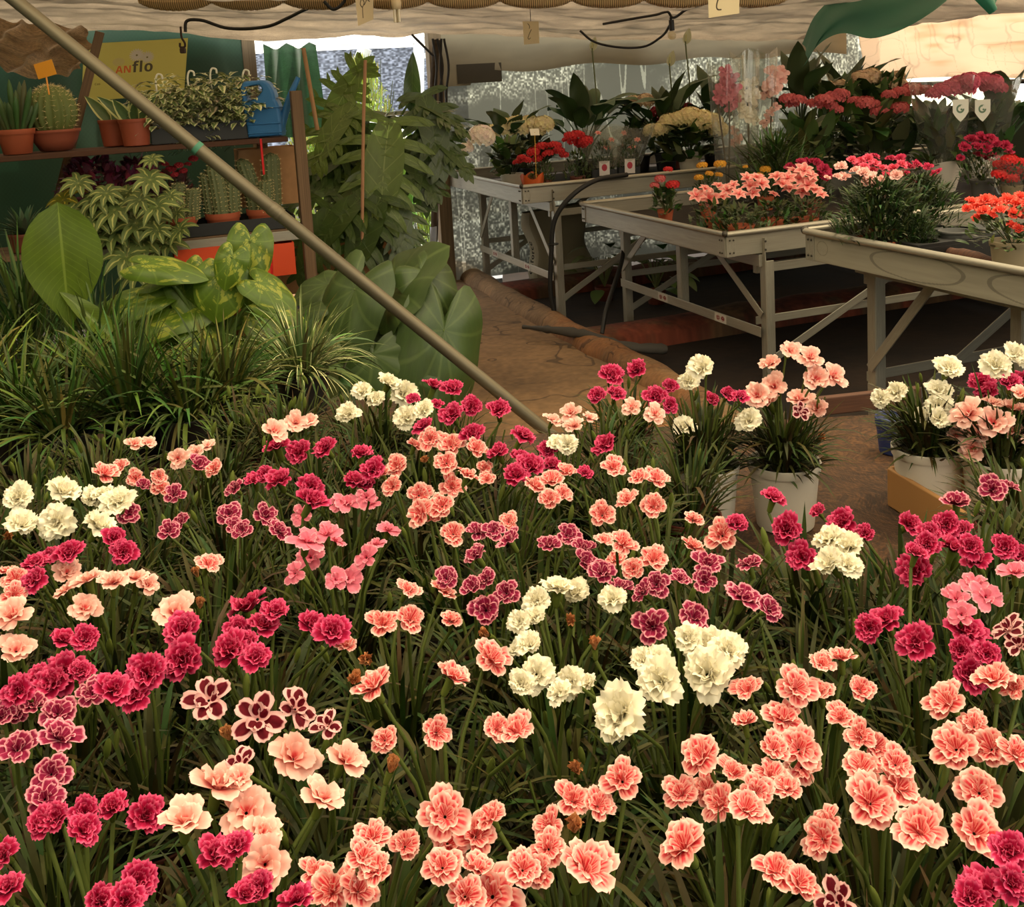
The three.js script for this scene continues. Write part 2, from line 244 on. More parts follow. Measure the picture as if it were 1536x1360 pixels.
// green tarp rolled up at the right edge of the net
{
  const swagM = MP(rgb(46, 118, 92), 0.55, { transmission: 0.2, thickness: 0 }), o = thing('draped_tarpaulin', 'dark green tarpaulin draped in a swag under the roof', 'tarpaulin'), g = new G();
  const top = [[1203, 66], [1222, 22], [1262, -12], [1320, -30], [1370, -45], [1420, -60], [1470, -80]], low = [[1205, 102], [1230, 66], [1262, 50], [1304, 58], [1352, 44], [1402, 16], [1445, -18]];
  const zz = (k) => lerp(6.9, 5.0, k / 6), T = curve(top.map(([x, y], k) => Z(x, y, zz(k))), 40), L = curve(low.map(([x, y], k) => Z(x, y, zz(k) - 0.1)), 40);
  g.grid((u, v) => { const q = T[Math.round(u * 40)].clone().lerp(L[Math.round(u * 40)], v); q.z += 0.1 * Math.sin(v * Math.PI) + 0.03 * Math.sin(v * 11 + u * 6); return q; }, 40, 12);
  part('swag', g.build(), swagM, o);
  const f = new G(), a = Z(1440, -22, 5), b = Z(1510, -30, 5), c = Z(1500, 2, 5), d = Z(1484, 22, 5); f.grid((u, v) => a.clone().lerp(b, u).lerp(d.clone().lerp(c, u), v).add(V(0, 0, 0.04 * Math.sin(u * 5))), 6, 6);
  part('loose_corner', f.build(), swagM, o);
}
// door posts and the wires beside them
{
  const o = struct('door_frame', mergeGeometries([barGeo(wallAt(0.06, -0.05), wallAt(0.06, 2.2), 0.1, 0.1, BD).toNonIndexed(), barGeo(wallAt(-DOOR, 0), wallAt(-DOOR, 2.2), 0.09, 0.09, BD).toNonIndexed()]), M(rgb(196, 190, 172), 0.8, { map: woodTex }));
  part('stake', tubeGeo([Z(653, 425, 7.6), Z(651, 380, 7.6), Z(654, 250, 7.62), Z(650, 140, 7.62), Z(655, 60, 7.65)], 0.028, 20, 7), M(rgb(112, 104, 92), 0.9, { map: woodTex }), o);
}
{
  const o = thing('door_cables', 'bundle of black cables hanging down beside the door post', 'cable');
  for (const [x, w] of [[651, 4], [658, 6], [664, -3], [668, 5]]) part('cable', tubeGeo([Z(x - 2, 58, 7.45), Z(x + w, 100, 7.45), Z(x + w * 0.3, 140, 7.45), Z(x + w, 190, 7.45)], 0.009, 16, 6), blackRubber, o);
  part('cable', tubeGeo([Z(618, 52, 7.3), Z(632, 66, 7.35), Z(650, 84, 7.4)], 0.009, 10, 6), blackRubber, o);
}
part('rag', new G().grid((u, v) => Z(lerp(645, 655, u), lerp(340, 408, v), 7.5).add(V(0, 0, 0.02 * Math.sin(u * 5 + v * 4))), 4, 8).build(), M(rgb(190, 200, 215), 0.9), thing('hanging_rag', 'pale blue rag tied low on the door post', 'rag'));
/* outdoors, seen through the doorway */
struct('ground', box(30, 0.1, 16).translate(-2, -0.12, -19.0), M(rgb(150, 152, 156), 0.95, { map: rep(groundTex, 14, 8) }));
struct('ground', box(5, 0.1, 4).translate(-2.6, -0.075, -9.6), M(rgb(176, 180, 186), 0.95, { map: rep(tex(256, 256, (u, v) => { const k = 150 + 105 * fbm(u, v, 24, 3); return [k, k, k]; }), 3, 3) }));
{
  const o = thing('shade_screen', 'grey shade-mesh screen on a white frame outside the doorway', 'screen'), z = 11.5, sc = (t, h) => wallAt(t, h).addScaledVector(AD, -3.7);
  const meshT = tex(512, 512, (u, v) => { const k = 90 + 140 * Math.pow(noise(u * 200, v * 120), 1.3); return [k, k * 1.02, k * 1.08]; });
  part('mesh', new G().grid((u, v) => sc(lerp(-3.2, 1.5, u), lerp(0.3, 1.96, v)).addScaledVector(AD, 0.04 * Math.sin(u * 20)), 20, 6).build(), MP(rgb(205, 212, 226), 0.9, { map: meshT, transmission: 0.3, thickness: 0 }), o);
  const wm = M(rgb(238, 240, 240), 0.6);
  part('rail', barGeo(Z(395, 66, z - 0.1), Z(650, 60, z - 0.1), 0.06, 0.07), wm, o);
  part('post', barGeo(Z(628, 58, z - 0.1), Z(628, 310, z - 0.1), 0.1, 0.1, BD), wm, o);
  part('rail', barGeo(Z(628, 84, z - 0.1), Z(665, 82, z - 0.1), 0.05, 0.06), wm, o);
  part('rail', barGeo(Z(395, 86, z - 0.1), Z(470, 82, z - 0.1), 0.04, 0.1), wm, o);
}
part('pipe', tubeGeo([Z(541, 90, 10.5), Z(548, 72, 10.5)], 0.07, 3, 12), M(rgb(235, 238, 240), 0.4), thing('white_pipe', 'white plastic pipe end standing above the shrub outdoors', 'pipe'));
part('tank', lathe([[0, 0], [0.16, 0], [0.2, 0.05], [0.2, 0.24], [0.16, 0.31], [0.06, 0.34], [0, 0.34]]), M(rgb(250, 250, 248), 0.5), thing('water_drum', 'round white drum outdoors behind the lobed-leaf plant', 'drum', Z(582, 228, 9.5)));
{ // shelf under the drum
  const p = Z(582, 229, 9.5), o = thing('drum_stand', 'white block stand under the round drum outdoors', 'stand', V(p.x, -0.07, p.z));
  part('block', rbox(0.45, p.y + 0.07, 0.45, 0.02).translate(0, (p.y + 0.07) / 2, 0), M(rgb(205, 205, 200), 0.8), o);
}
{ // green mesh curtain hanging in the doorway
  const o = thing('green_mesh_curtain', 'strip of green shade mesh hanging in the doorway behind the watering can', 'curtain'), g = new G();
  g.grid((u, v) => wallAt(-DOOR + 0.1 + 0.36 * u + 0.05 * v * (u - 0.2), lerp(1.87, 1.2, v) - 0.04 * Math.abs(Math.sin(u * 7)) * (1 - v)).addScaledVector(AD, 0.06 + 0.06 * Math.sin(u * 14)), 40, 10);
  part('cloth', g.build(), MP(rgb(78, 136, 104), 0.85, { transmission: 0.5, thickness: 0, map: netTex }), o);
}

/* ---------- the carnation bench ---------- */
const BENCH = 0.56;
const matTex = tex(1024, 1024, (u, v) => { const n = fbm(u, v, 6, 5), q = fbm(v, u, 5, 3) * 22, a = noise(u * 230 + q * 3, v * 70 + q), b = noise(u * 70 - q, v * 230 + q * 3), s = noise(u * 700, v * 700), k = 0.3 + 0.4 * a * b + 0.3 * Math.max(a, b) + 0.4 * n + 0.3 * (s - 0.5); return [112 * k, 84 * k, 56 * k]; });
function lowBench(label, x0, x1, z1) {
  const o = thing('low_bench', label, 'bench', V((x0 + x1) / 2, FLOOR, 0)), h = BENCH - FLOOR, w = x1 - x0, d = z1 - 0.25, n = Math.round(d / 0.23);
  part('matting', box(w, 0.02, d).translate(0, h - 0.01, -0.25 - d / 2), M(rgb(190, 172, 150), 0.97, { map: rep(matTex, w, d), bumpMap: rep(matTex, w, d), bumpScale: 0.006 }), o);
  for (let k = 0; k < n; k++) part('plank', rbox(w, 0.025, d / n - 0.015, 0.004).translate(0, h - 0.033, -0.25 - (k + 0.5) * d / n), wood, o);
  for (const z of [-0.235, -z1 - 0.015]) part('edge_board', rbox(w, 0.07, 0.03).translate(0, h - 0.045, z), darkWood, o);
  for (const x of [-w / 2 + 0.08, w / 2 - 0.08]) for (const z of [-0.35, -z1 + 0.1]) part('leg', rbox(0.07, h - 0.05, 0.07).translate(x, (h - 0.05) / 2, z), wood, o);
}
lowBench('low wooden bench with brown fibre matting under the carnations and white pots', -0.36, 1.56, 2.66);
lowBench('low wooden bench carrying the grassy clumps and the carnations before them', -2.55, -0.375, 3.06);
/* carnation petals: each variety dyed from its base to its edge */
const streak = (u, v, n, w) => Math.pow(clamp(1 - Math.abs(((u + 1) * n / 2) % 1 - 0.5) * w), 1);
const petalTex = {
  W: (s, v) => mix3([246, 240, 218], [224, 220, 176], clamp(1 - v * 3)),
  M: (s, v, n) => { const e = Math.max(smooth(0.74, 0.96, v), smooth(0.78, 0.97, Math.abs(s))), l = smooth(0.55, 0.75, noise(s * 7 + 9, v * 2)); return mix3(mix3([176, 12, 66], [126, 4, 42], clamp(n * 0.8 + l * 0.4 - 0.3)), [232, 104, 142], e * 0.85); },
  S: (s, v, n) => { const a = Math.abs(s + 0.12 * (n - 0.5)), c = Math.max(smooth(0.26, 0.1, a) * smooth(0.96, 0.7, v), smooth(0.12, 0.04, Math.abs(a - 0.48)) * smooth(0.9, 0.55, v) * smooth(0.1, 0.3, v), 0.8 * smooth(0.1, 0.03, Math.abs(a - 0.76)) * smooth(0.8, 0.5, v)), e = Math.max(smooth(0.8, 0.97, v), smooth(0.86, 1, a)); return mix3(mix3([240, 158, 148], [204, 44, 56], clamp(c * (0.65 + 0.5 * n))), [250, 212, 200], e * 0.9); },
  P: (s, v, n) => { const e = Math.max(smooth(0.8, 0.95, v), smooth(0.72, 0.9, Math.abs(s))), l = smooth(0.1, 0.02, Math.abs(s)) * 0.5; return mix3(mix3([160, 34, 76], [116, 12, 50], n), [236, 160, 170], Math.max(e, l)); },
  B: (s, v, n) => { const q = Math.hypot(s / 0.66, (v - 0.55) / 0.36), c = smooth(1.1, 0.85, q); return mix3([236, 186, 182], mix3([104, 2, 22], [78, 0, 16], n), c); },
  K: (s, v, n) => { const d = smooth(0.34, 0.16, v) * smooth(0.5, 0.2, Math.abs(s)), e = smooth(0.8, 1, v); return mix3(mix3([226, 118, 140], [240, 172, 182], e), [176, 22, 62], Math.max(d, 0.35 * smooth(0.6, 0.9, n) * (1 - v))); },
  Q: (s, v, n) => { const c = smooth(0.62, 0.2, v) * smooth(0.8, 0.2, Math.abs(s)) * (0.5 + 0.6 * n); return mix3(mix3([242, 182, 168], [250, 212, 200], smooth(0.7, 1, v)), [210, 52, 60], c); },
  X: (s, v, n) => mix3([224, 164, 112], [172, 112, 66], n),
};
const petalM = {};
for (const k in petalTex) petalM[k] = MP(0xffffff, 0.75, { map: tex(96, 96, (u, v) => petalTex[k](u * 2 - 1, v, fbm(u, v, 9, 3))), transmission: 0.22, thickness: 0, specularIntensity: 0.25 });
function petal(g, az, e0, e1, L, W, r0, ruf, ph, tooth) {
  const nt = 4, nu = 8, out = V(Math.cos(az), 0, Math.sin(az)), side = V(-Math.sin(az), 0, Math.cos(az)), rows = []; let cur = out.clone().multiplyScalar(r0);
  for (let i = 0; i <= nt; i++) {
    const t = i / nt, e = lerp(e0, e1, t), dir = out.clone().multiplyScalar(Math.cos(e)).addScaledVector(UP, Math.sin(e)), nor = UP.clone().multiplyScalar(Math.cos(e)).addScaledVector(out, -Math.sin(e));
    const w = W * (0.22 + 0.95 * Math.pow(t, 0.75) - 0.28 * Math.pow(t, 3)) * 0.5, row = [];
    for (let j = 0; j <= nu; j++) { const s = j / nu * 2 - 1, ed = Math.sqrt(1 - 0.72 * s * s); row.push(cur.clone().addScaledVector(side, s * w).addScaledVector(dir, L * t * (ed - 0.85) * 0.55 + (i === nt ? tooth * L * ((j % 2) ? 0.5 : -0.5) : 0)).addScaledVector(nor, ruf * t * t * (Math.sin(s * 5.2 + ph) + 0.45 * Math.sin(s * 11 + ph * 2)) + 0.06 * s * s * W * (1 - t))); }
    rows.push(row); cur.addScaledVector(dir, L / nt);
  }
  g.grid((u, v) => rows[Math.round(v * nt)][Math.round(u * nu)], nu, nt);
}
function bloomGeo(kind, sd) {
  seed = sd; const g = new G(), ring = (n, e0, e1, L, W, ruf, tooth = 0.06) => { const a0 = rnd() * TAU; for (let k = 0; k < n; k++) petal(g, a0 + (k + rr(-0.32, 0.32)) / n * TAU, e0 + rr(-0.15, 0.15), e1 + rr(-0.4, 0.45), L * rr(0.82, 1.1), W * rr(0.85, 1.15), 0.03, ruf * rr(0.6, 1.3), rnd() * 6, tooth); };
  if (kind === 'fringe') { ring(7, 0.75, -0.2, 0.5, 0.54, 0.05, 0.1); ring(7, 1.0, 0.3, 0.46, 0.5, 0.06, 0.1); ring(6, 1.25, 0.75, 0.4, 0.44, 0.06, 0.1); ring(5, 1.45, 1.15, 0.33, 0.36, 0.06, 0.1); }
  else if (kind === 'double') { ring(6, 0.75, -0.15, 0.5, 0.5, 0.05, 0.1); ring(6, 1.05, 0.35, 0.45, 0.44, 0.055, 0.1); ring(5, 1.3, 0.85, 0.37, 0.36, 0.05, 0.1); ring(4, 1.45, 1.2, 0.3, 0.26, 0.05, 0.1); }
  else if (kind === 'semi') { ring(5, 0.7, -0.25, 0.53, 0.52, 0.035); ring(5, 1.0, 0.3, 0.43, 0.42, 0.045); ring(3, 1.3, 0.9, 0.33, 0.3, 0.05); }
  else if (kind === 'open') { ring(5, 0.6, -0.3, 0.54, 0.5, 0.03); ring(4, 1.1, 0.5, 0.36, 0.32, 0.05); }
  else { ring(5, 1.5, 1.0, 0.4, 0.24, 0.06); ring(4, 1.6, 1.3, 0.42, 0.2, 0.06); }
  return g.build();
}
const blooms = { fringe: [1, 2, 3, 4].map((s) => bloomGeo('fringe', s * 29)), double: [1, 2, 3, 4, 5, 6].map((s) => bloomGeo('double', s * 31)), semi: [1, 2, 3, 4, 5, 6].map((s) => bloomGeo('semi', s * 37)), open: [1, 2, 3].map((s) => bloomGeo('open', s * 41)), wilt: [1, 2, 3].map((s) => bloomGeo('wilt', s * 43)) };
const bloomKind = { W: 'fringe', M: 'double', S: 'semi', P: 'semi', B: 'open', K: 'open', Q: 'semi', X: 'wilt' };
const stemC = rgb(78, 90, 36), calyxC = rgb(92, 104, 40);
// tuft of narrow grey-green leaves, radius about 0.11 and height about 0.16
function tuft(sd, n) {
  seed = sd; const g = new G();
  for (let k = 0; k < n; k++) {
    const a = rnd() * TAU, r = 0.05 * Math.sqrt(rnd()), out = V(Math.cos(a), 0, Math.sin(a)), el = rr(0.35, 1.45), y0 = rr(-0.01, 0.07);
    g.tint(rgb(rr(42, 68), rr(48, 72), rr(18, 30)));
    const d = out.clone().multiplyScalar(Math.cos(el)).addScaledVector(UP, Math.sin(el));
    g.leaf(out.clone().multiplyScalar(r).setY(y0), d, d.clone().cross(UP).cross(d).normalize().addScaledVector(UP, 0.01), rr(0.06, 0.125), rr(0.006, 0.0105), { prof: BLADE, droop: rr(0.3, 1.6), fold: 0.3, nt: 4 });
  }
  for (let k = 0; k < 9; k++) { const a = rnd() * TAU, r = rr(0.02, 0.08); g.tint(stemC).tube([V(Math.cos(a) * 0.02, 0, Math.sin(a) * 0.02), V(Math.cos(a) * r * 0.7, 0.07, Math.sin(a) * r * 0.7), V(Math.cos(a) * r, rr(0.1, 0.15), Math.sin(a) * r)], 0.0018, 0.0014, 4); }
  return g.build();
}
const tufts = [11, 12, 13, 14, 15].map((s) => tuft(s * 101, 150));
const potGeo = (r, h, lip = 0.012) => lathe([[0, 0], [r * 0.76, 0], [r * 0.8, 0.004], [r * 0.955, h - lip * 1.6], [r * 1.0, h - lip * 1.5], [r * 1.02, h - 0.002], [r * 0.99, h], [r * 0.94, h - 0.004], [r * 0.92, h - 0.02], [0.001, h - 0.022]], 28);
const disc = (r) => new THREE.CircleGeometry(r, 20).rotateX(-Math.PI / 2);
const carnPot = potGeo(0.062, 0.12), carnPotBig = potGeo(0.073, 0.14), soil62 = disc(0.057), soil73 = disc(0.068);
const budGeo = (() => { const g = new G(); g.tint(calyxC).tube([V(0, -0.012, 0), V(0, 0, 0), V(0, 0.012, 0), V(0, 0.024, 0), V(0, 0.032, 0)], (v) => [0.0025, 0.006, 0.0068, 0.005, 0.001][Math.round(v * 4)], 0, 7); return g.build(); })();
function carnation(o, pot, flowers, { potMat, big, tuftScale = 1, buds = 2 }) {
  const h = big ? 0.14 : 0.12;
  const pm = part('pot', big ? carnPotBig : carnPot, potMat, o); part('soil', big ? soil73 : soil62, soilM, o, V(0, h - 0.018, 0)); pm.rotation.y = rnd() * 6;
  const f = stuff(part('foliage', tufts[Math.floor(rnd() * 5)], green, o, V(0, h - 0.02, 0))); if (big) for (let e = 0; e < 1; e++) { const f2 = stuff(part('foliage', tufts[Math.floor(rnd() * 5)], green, o, V(0, h - 0.02, 0))); f2.rotation.y = rnd() * TAU; f2.scale.set(0.95, 0.95, 0.95); }
  f.rotation.y = rnd() * TAU; f.scale.set(tuftScale * rr(0.95, 1.15), rr(0.9, 1.12) * Math.min(1.1, tuftScale), tuftScale * rr(0.95, 1.15));
  const crown = V(0, h, 0);
  for (const b of flowers) {
    const loc = b.pos.clone().sub(pot), fl = sub('flower', o, loc), out = V(loc.x, 0, loc.z).multiplyScalar(3.2);
    const toCam = camera.position.clone().sub(b.pos).normalize();
    const n = V(0, 0.75, 0).add(out).addScaledVector(toCam, 0.55).add(V(rr(-0.55, 0.55), rr(-0.15, 0.15), rr(-0.5, 0.5))).normalize();
    const k = b.k === 'X' ? 'wilt' : bloomKind[b.k], list = blooms[k], m = part('bloom', list[Math.floor(rnd() * list.length)], petalM[b.k], fl);
    m.quaternion.setFromUnitVectors(UP, n).multiply(new THREE.Quaternion().setFromAxisAngle(UP, rnd() * TAU)); const fat = k === 'wilt' ? 1.5 : 1.06; m.scale.set(b.d * fat, b.d * (k === 'wilt' ? 1.35 : rr(0.9, 1.15)), b.d * fat);
    const s = b.d, base = n.clone().multiplyScalar(-0.5 * s), g = new G(), root = crown.clone().sub(loc).add(V(rr(-0.02, 0.02), 0, rr(-0.02, 0.02)));
    g.tint(calyxC).tube([n.clone().multiplyScalar(0.03 * s), n.clone().multiplyScalar(-0.12 * s), n.clone().multiplyScalar(-0.42 * s), base], (v) => [0.14, 0.125, 0.1, 0.03][Math.round(v * 3)] * s, 0, 6);
    g.tint(stemC).tube([base, base.clone().lerp(root, 0.45).add(V(0, 0.02 + 0.1 * s, 0)), base.clone().lerp(root, 0.8), root], 0.0022, 0.0026, 5);
    part('stem', g.build(), green, fl);
  }
  for (let k = 0; k < buds; k++) { const a = rnd() * TAU, r = rr(0.03, 0.09), b = part('bud', budGeo, green, o, V(Math.cos(a) * r, h + rr(0.09, 0.13), Math.sin(a) * r)); b.rotation.set(rr(-0.4, 0.4), 0, rr(-0.4, 0.4)); b.scale.setScalar(rr(0.45, 0.75)); }
}
// blooms read off the photograph: [x, y, width] in views enlarged from a corner
const list = [];
const view = (ox, oy, s) => (k, ...a) => { for (const [x, y, d] of a) list.push({ k, x: ox + x / s, y: oy + y / s, w: d / s }); };
const A_ = view(0, 560, 3), B_ = view(500, 540, 3), C_ = view(960, 500, 2.667), D_ = view(0, 850, 2.666), E_ = view(450, 850, 2.667), F_ = view(950, 850, 2.621);
A_('W', [85, 560, 130], [285, 545, 150], [415, 570, 110], [470, 555, 110], [535, 585, 150], [95, 690, 140], [262, 670, 160], [438, 700, 150]);
A_('M', [1250, 340, 130], [1350, 360, 120], [1470, 345, 120], [1150, 490, 100], [1195, 455, 80], [1260, 490, 130], [1395, 520, 120], [1395, 590, 150], [160, 860, 110], [310, 820, 140], [235, 830, 100], [165, 940, 130], [510, 750, 120], [555, 810, 130]);
A_('Q', [605, 322, 80], [665, 318, 70], [800, 385, 90], [885, 355, 70], [935, 328, 65], [1230, 265, 120], [1330, 225, 100], [1395, 222, 90], [300, 900, 120], [400, 940, 140], [510, 950, 130], [610, 930, 120], [300, 985, 110], [665, 955, 80]);
A_('S', [465, 460, 120], [545, 420, 70], [610, 475, 85], [715, 465, 60], [720, 515, 85], [965, 430, 85], [935, 865, 120], [30, 905, 90], [70, 930, 110], [60, 1000, 110]);
A_('P', [895, 415, 100], [645, 505, 70], [785, 545, 90], [1060, 520, 90], [580, 635, 110], [760, 710, 95], [820, 675, 90], [1030, 635, 110], [1050, 690, 90], [1090, 705, 80], [1190, 645, 105], [1255, 715, 100]);
A_('K', [1380, 760, 160], [1470, 730, 120], [1400, 830, 120], [1330, 900, 80], [1520, 590, 80], [1510, 930, 80], [1360, 640, 90]);
A_('X', [40, 740, 80], [890, 915, 60]);
B_('W', [135, 145, 95], [245, 115, 120], [195, 185, 90], [315, 155, 130], [70, 250, 110], [335, 265, 120], [410, 230, 95], [1050, 385, 100], [1005, 380, 90]);
B_('M', [450, 130, 110], [535, 140, 100], [360, 180, 65], [540, 255, 120], [620, 215, 100], [745, 235, 115], [465, 205, 65], [410, 310, 105], [625, 345, 115], [845, 355, 120], [745, 425, 105], [965, 410, 90], [840, 450, 105], [885, 490, 130], [820, 530, 120], [985, 480, 95], [1130, 515, 75], [1235, 395, 125], [1250, 75, 110], [1370, 48, 100], [1190, 165, 85], [1270, 160, 100], [1450, 170, 110], [1515, 120, 75], [1510, 205, 75], [125, 435, 110], [180, 500, 120], [95, 555, 110], [150, 560, 90]);
B_('S', [435, 360, 105], [530, 390, 120], [365, 390, 85], [640, 405, 95], [510, 465, 105], [285, 480, 105], [270, 570, 95], [225, 520, 75], [530, 570, 115], [600, 525, 105], [385, 610, 115], [400, 695, 130], [490, 660, 115], [450, 705, 85], [695, 540, 65], [905, 580, 115], [985, 545, 110], [975, 630, 95], [1030, 605, 85], [1050, 510, 90], [680, 490, 65], [1375, 535, 95], [1450, 540, 115], [1210, 700, 115], [1330, 640, 115], [1440, 660, 115], [540, 785, 115], [790, 730, 75], [1215, 820, 95], [1300, 830, 120], [1440, 905, 130], [1350, 940, 95], [1275, 900, 85], [1260, 490, 110], [330, 1045, 115], [490, 1050, 125]);
B_('Q', [985, 275, 85], [1070, 240, 95], [1085, 300, 85], [1150, 265, 65], [1345, 215, 85], [1445, 245, 95]);
B_('P', [650, 780, 105], [720, 770, 95], [800, 820, 120], [650, 890, 120], [625, 1025, 85], [690, 990, 95], [780, 1050, 110], [970, 840, 105], [1055, 790, 110], [1120, 850, 105], [1130, 910, 110], [1210, 960, 120], [1290, 1030, 110], [1455, 1010, 115], [1400, 1050, 95], [510, 985, 105]);
B_('K', [60, 650, 115], [150, 620, 85], [175, 650, 65], [245, 770, 100], [195, 835, 75], [150, 890, 100], [65, 990, 130], [10, 820, 60]);
B_('X', [420, 455, 75]);
C_('M', [530, 670, 110], [590, 790, 130], [815, 765, 130], [900, 805, 65], [715, 715, 60], [650, 900, 130], [385, 770, 100], [1070, 770, 110], [1160, 800, 95], [1225, 770, 115], [1290, 800, 105], [1250, 870, 125], [1150, 850, 105], [1320, 860, 105], [1110, 960, 145], [1100, 890, 105], [1350, 920, 115], [1460, 860, 110], [1515, 890, 65]);
C_('W', [760, 835, 130], [840, 860, 130], [765, 930, 135], [830, 935, 115]);
C_('S', [215, 750, 85], [330, 810, 125], [210, 860, 95]);
C_('P', [270, 930, 125], [260, 990, 95], [440, 935, 105], [160, 990, 75], [1410, 625, 105], [1475, 620, 75], [1265, 685, 115]);
C_('K', [1500, 960, 120]);
D_('Q', [335, 170, 125], [50, 200, 145], [65, 340, 145], [700, 190, 155], [740, 1030, 190], [870, 890, 210], [960, 850, 120], [985, 985, 195], [1050, 1070, 150], [1060, 1190, 185], [1170, 770, 200]);
D_('M', [250, 305, 115], [340, 290, 115], [735, 260, 165], [740, 375, 175], [1000, 180, 165], [1100, 190, 115], [1050, 250, 135], [950, 250, 105], [925, 345, 155], [985, 310, 105], [1020, 375, 125], [270, 430, 155], [210, 470, 135], [80, 500, 125], [590, 430, 155], [450, 500, 145], [540, 530, 135], [320, 425, 105], [160, 450, 115], [170, 1030, 125], [230, 1010, 115], [340, 985, 115], [330, 1060, 135], [450, 970, 125], [580, 1000, 145], [20, 1160, 80], [35, 1300, 105], [550, 1260, 155], [500, 1340, 135], [400, 1340, 80], [860, 1160, 155], [950, 1130, 115], [1040, 1290, 145], [980, 1325, 125], [1190, 1345, 105]);
D_('P', [370, 510, 115], [130, 560, 115], [60, 590, 95], [10, 600, 75], [230, 590, 135], [240, 690, 155], [70, 735, 145], [205, 830, 135], [180, 930, 135]);
D_('B', [835, 535, 165], [1030, 610, 175], [1180, 570, 145], [965, 790, 95]);
D_('X', [920, 690, 95], [800, 165, 60]);
E_('S', [330, 235, 125], [440, 215, 115], [605, 220, 85], [300, 490, 150], [605, 450, 155], [765, 375, 145], [870, 670, 150], [785, 650, 95], [340, 695, 95], [545, 665, 85], [180, 320, 90], [580, 1000, 185], [590, 1110, 195], [570, 1205, 155], [700, 1080, 155], [770, 1010, 110], [710, 1220, 155], [770, 1320, 225], [660, 1320, 150], [890, 1215, 140], [960, 1225, 110], [995, 1130, 125], [1000, 1040, 105], [1140, 1220, 235], [1090, 940, 145], [1190, 960, 115], [1290, 860, 155], [290, 1090, 135], [250, 1170, 130], [420, 1120, 125], [240, 1225, 140], [310, 1220, 105], [60, 1230, 115], [130, 1300, 175], [230, 1300, 155]);
E_('M', [40, 240, 115], [130, 270, 145]);
E_('P', [745, 175, 125], [1410, 240, 135]);
E_('W', [950, 140, 110], [1030, 100, 135], [1100, 110, 115], [880, 220, 95], [945, 205, 85], [1255, 140, 115], [920, 320, 115], [880, 340, 95], [945, 430, 140], [880, 470, 105], [1090, 465, 120], [1150, 480, 95], [1040, 510, 85], [1290, 600, 225]);
E_('Q', [180, 780, 165], [85, 935, 170]); E_('B', [110, 640, 100]);
E_('X', [1085, 225, 70], [1180, 330, 100], [360, 820, 80], [270, 370, 70], [215, 465, 70], [1110, 820, 90], [755, 275, 60], [1100, 1060, 90]);
F_('W', [40, 370, 100], [110, 455, 190], [300, 330, 180], [210, 290, 125], [370, 340, 145], [290, 425, 195], [90, 365, 110]);
F_('P', [430, 130, 145], [530, 170, 105], [235, 205, 125]);
F_('S', [740, 390, 105], [820, 370, 115], [640, 480, 145], [735, 505, 125], [890, 485, 105], [450, 490, 125], [440, 620, 110], [590, 605, 145], [815, 600, 115], [895, 670, 105], [950, 710, 105], [270, 755, 165], [190, 900, 135], [290, 880, 125], [390, 820, 135], [350, 940, 145], [440, 960, 155], [480, 890, 125], [540, 830, 135], [600, 880, 125], [550, 720, 125], [650, 720, 155], [660, 790, 135], [200, 1110, 200], [900, 800, 145], [1030, 780, 135], [1040, 880, 175], [930, 930, 195], [745, 1070, 150], [765, 1010, 120], [1130, 1050, 205], [1340, 1050, 210], [1360, 890, 165], [1270, 720, 175], [1340, 630, 110], [1410, 720, 155], [1500, 740, 135], [1240, 540, 165], [1420, 460, 165], [1500, 480, 105], [560, 1205, 155], [650, 1250, 135]);
F_('M', [1000, 220, 140], [930, 245, 110], [1120, 305, 150], [1300, 265, 175], [1320, 430, 145], [1390, 350, 95], [1480, 1130, 165], [1400, 1290, 205], [1480, 1250, 135], [1330, 1310, 115], [1290, 330, 100]);
F_('K', [1340, 75, 105], [1385, 120, 115], [1270, 130, 105], [1290, 190, 75]); F_('B', [1480, 250, 120], [1515, 310, 95], [800, 1320, 125]);
// plants whose pot shows: blooms stand at the pot's own distance
const special = [
  { rim: [1055, 694], z: 2.16, big: 1, potMat: whitePlastic, label: 'white-flowered carnation in a large white pot, beside its pink twin', fl: C_list('W', [250, 140, 110], [195, 197, 85], [178, 380, 95]).concat(C_list('M', [350, 250, 75], [400, 260, 65], [285, 268, 55])) },
  { rim: [1176, 690], z: 2.16, big: 1, potMat: whitePlastic, label: 'tall pale pink carnation in a large white pot at the bench edge', fl: C_list('Q', [600, 75, 88], [525, 125, 85], [680, 100, 95], [700, 185, 110], [770, 175, 105], [540, 215, 105], [470, 250, 105], [515, 280, 110], [640, 270, 110], [710, 305, 85]).concat(C_list('B', [640, 315, 70]), C_list('W', [440, 350, 105]), C_list('X', [715, 425, 70])) },
  { rim: [1392, 668], z: 2.3, big: 1, potMat: whitePlastic, label: 'white-flowered carnation in a white pot inside the tan tray', fl: C_list('W', [1230, 145, 115], [1035, 240, 95], [965, 262, 75], [1195, 235, 105], [1195, 290, 105], [1130, 340, 75], [1190, 345, 85]) },
  { rim: [1500, 684], z: 2.12, big: 1, potMat: whitePlastic, label: 'salmon pink carnation crowding the tan tray beside the white one', fl: C_list('Q', [1320, 325, 125], [1410, 285, 85], [1490, 310, 105], [1415, 360, 135], [1370, 400, 115], [1490, 395, 105], [1335, 465, 115], [1265, 410, 75], [1435, 535, 115], [1500, 575, 115], [1520, 500, 75], [1520, 245, 75], [1560, 330, 100], [1580, 430, 110], [1570, 540, 110]) },
  { rim: [1540, 662], z: 2.42, big: 1, potMat: whitePlastic, label: 'plum and white carnation behind the salmon one in the tan tray', fl: C_list('W', [1425, 135, 120], [1500, 85, 95], [1560, 110, 110]).concat(C_list('M', [1370, 210, 105], [1395, 245, 95], [1480, 205, 100], [1530, 190, 90])) },
];
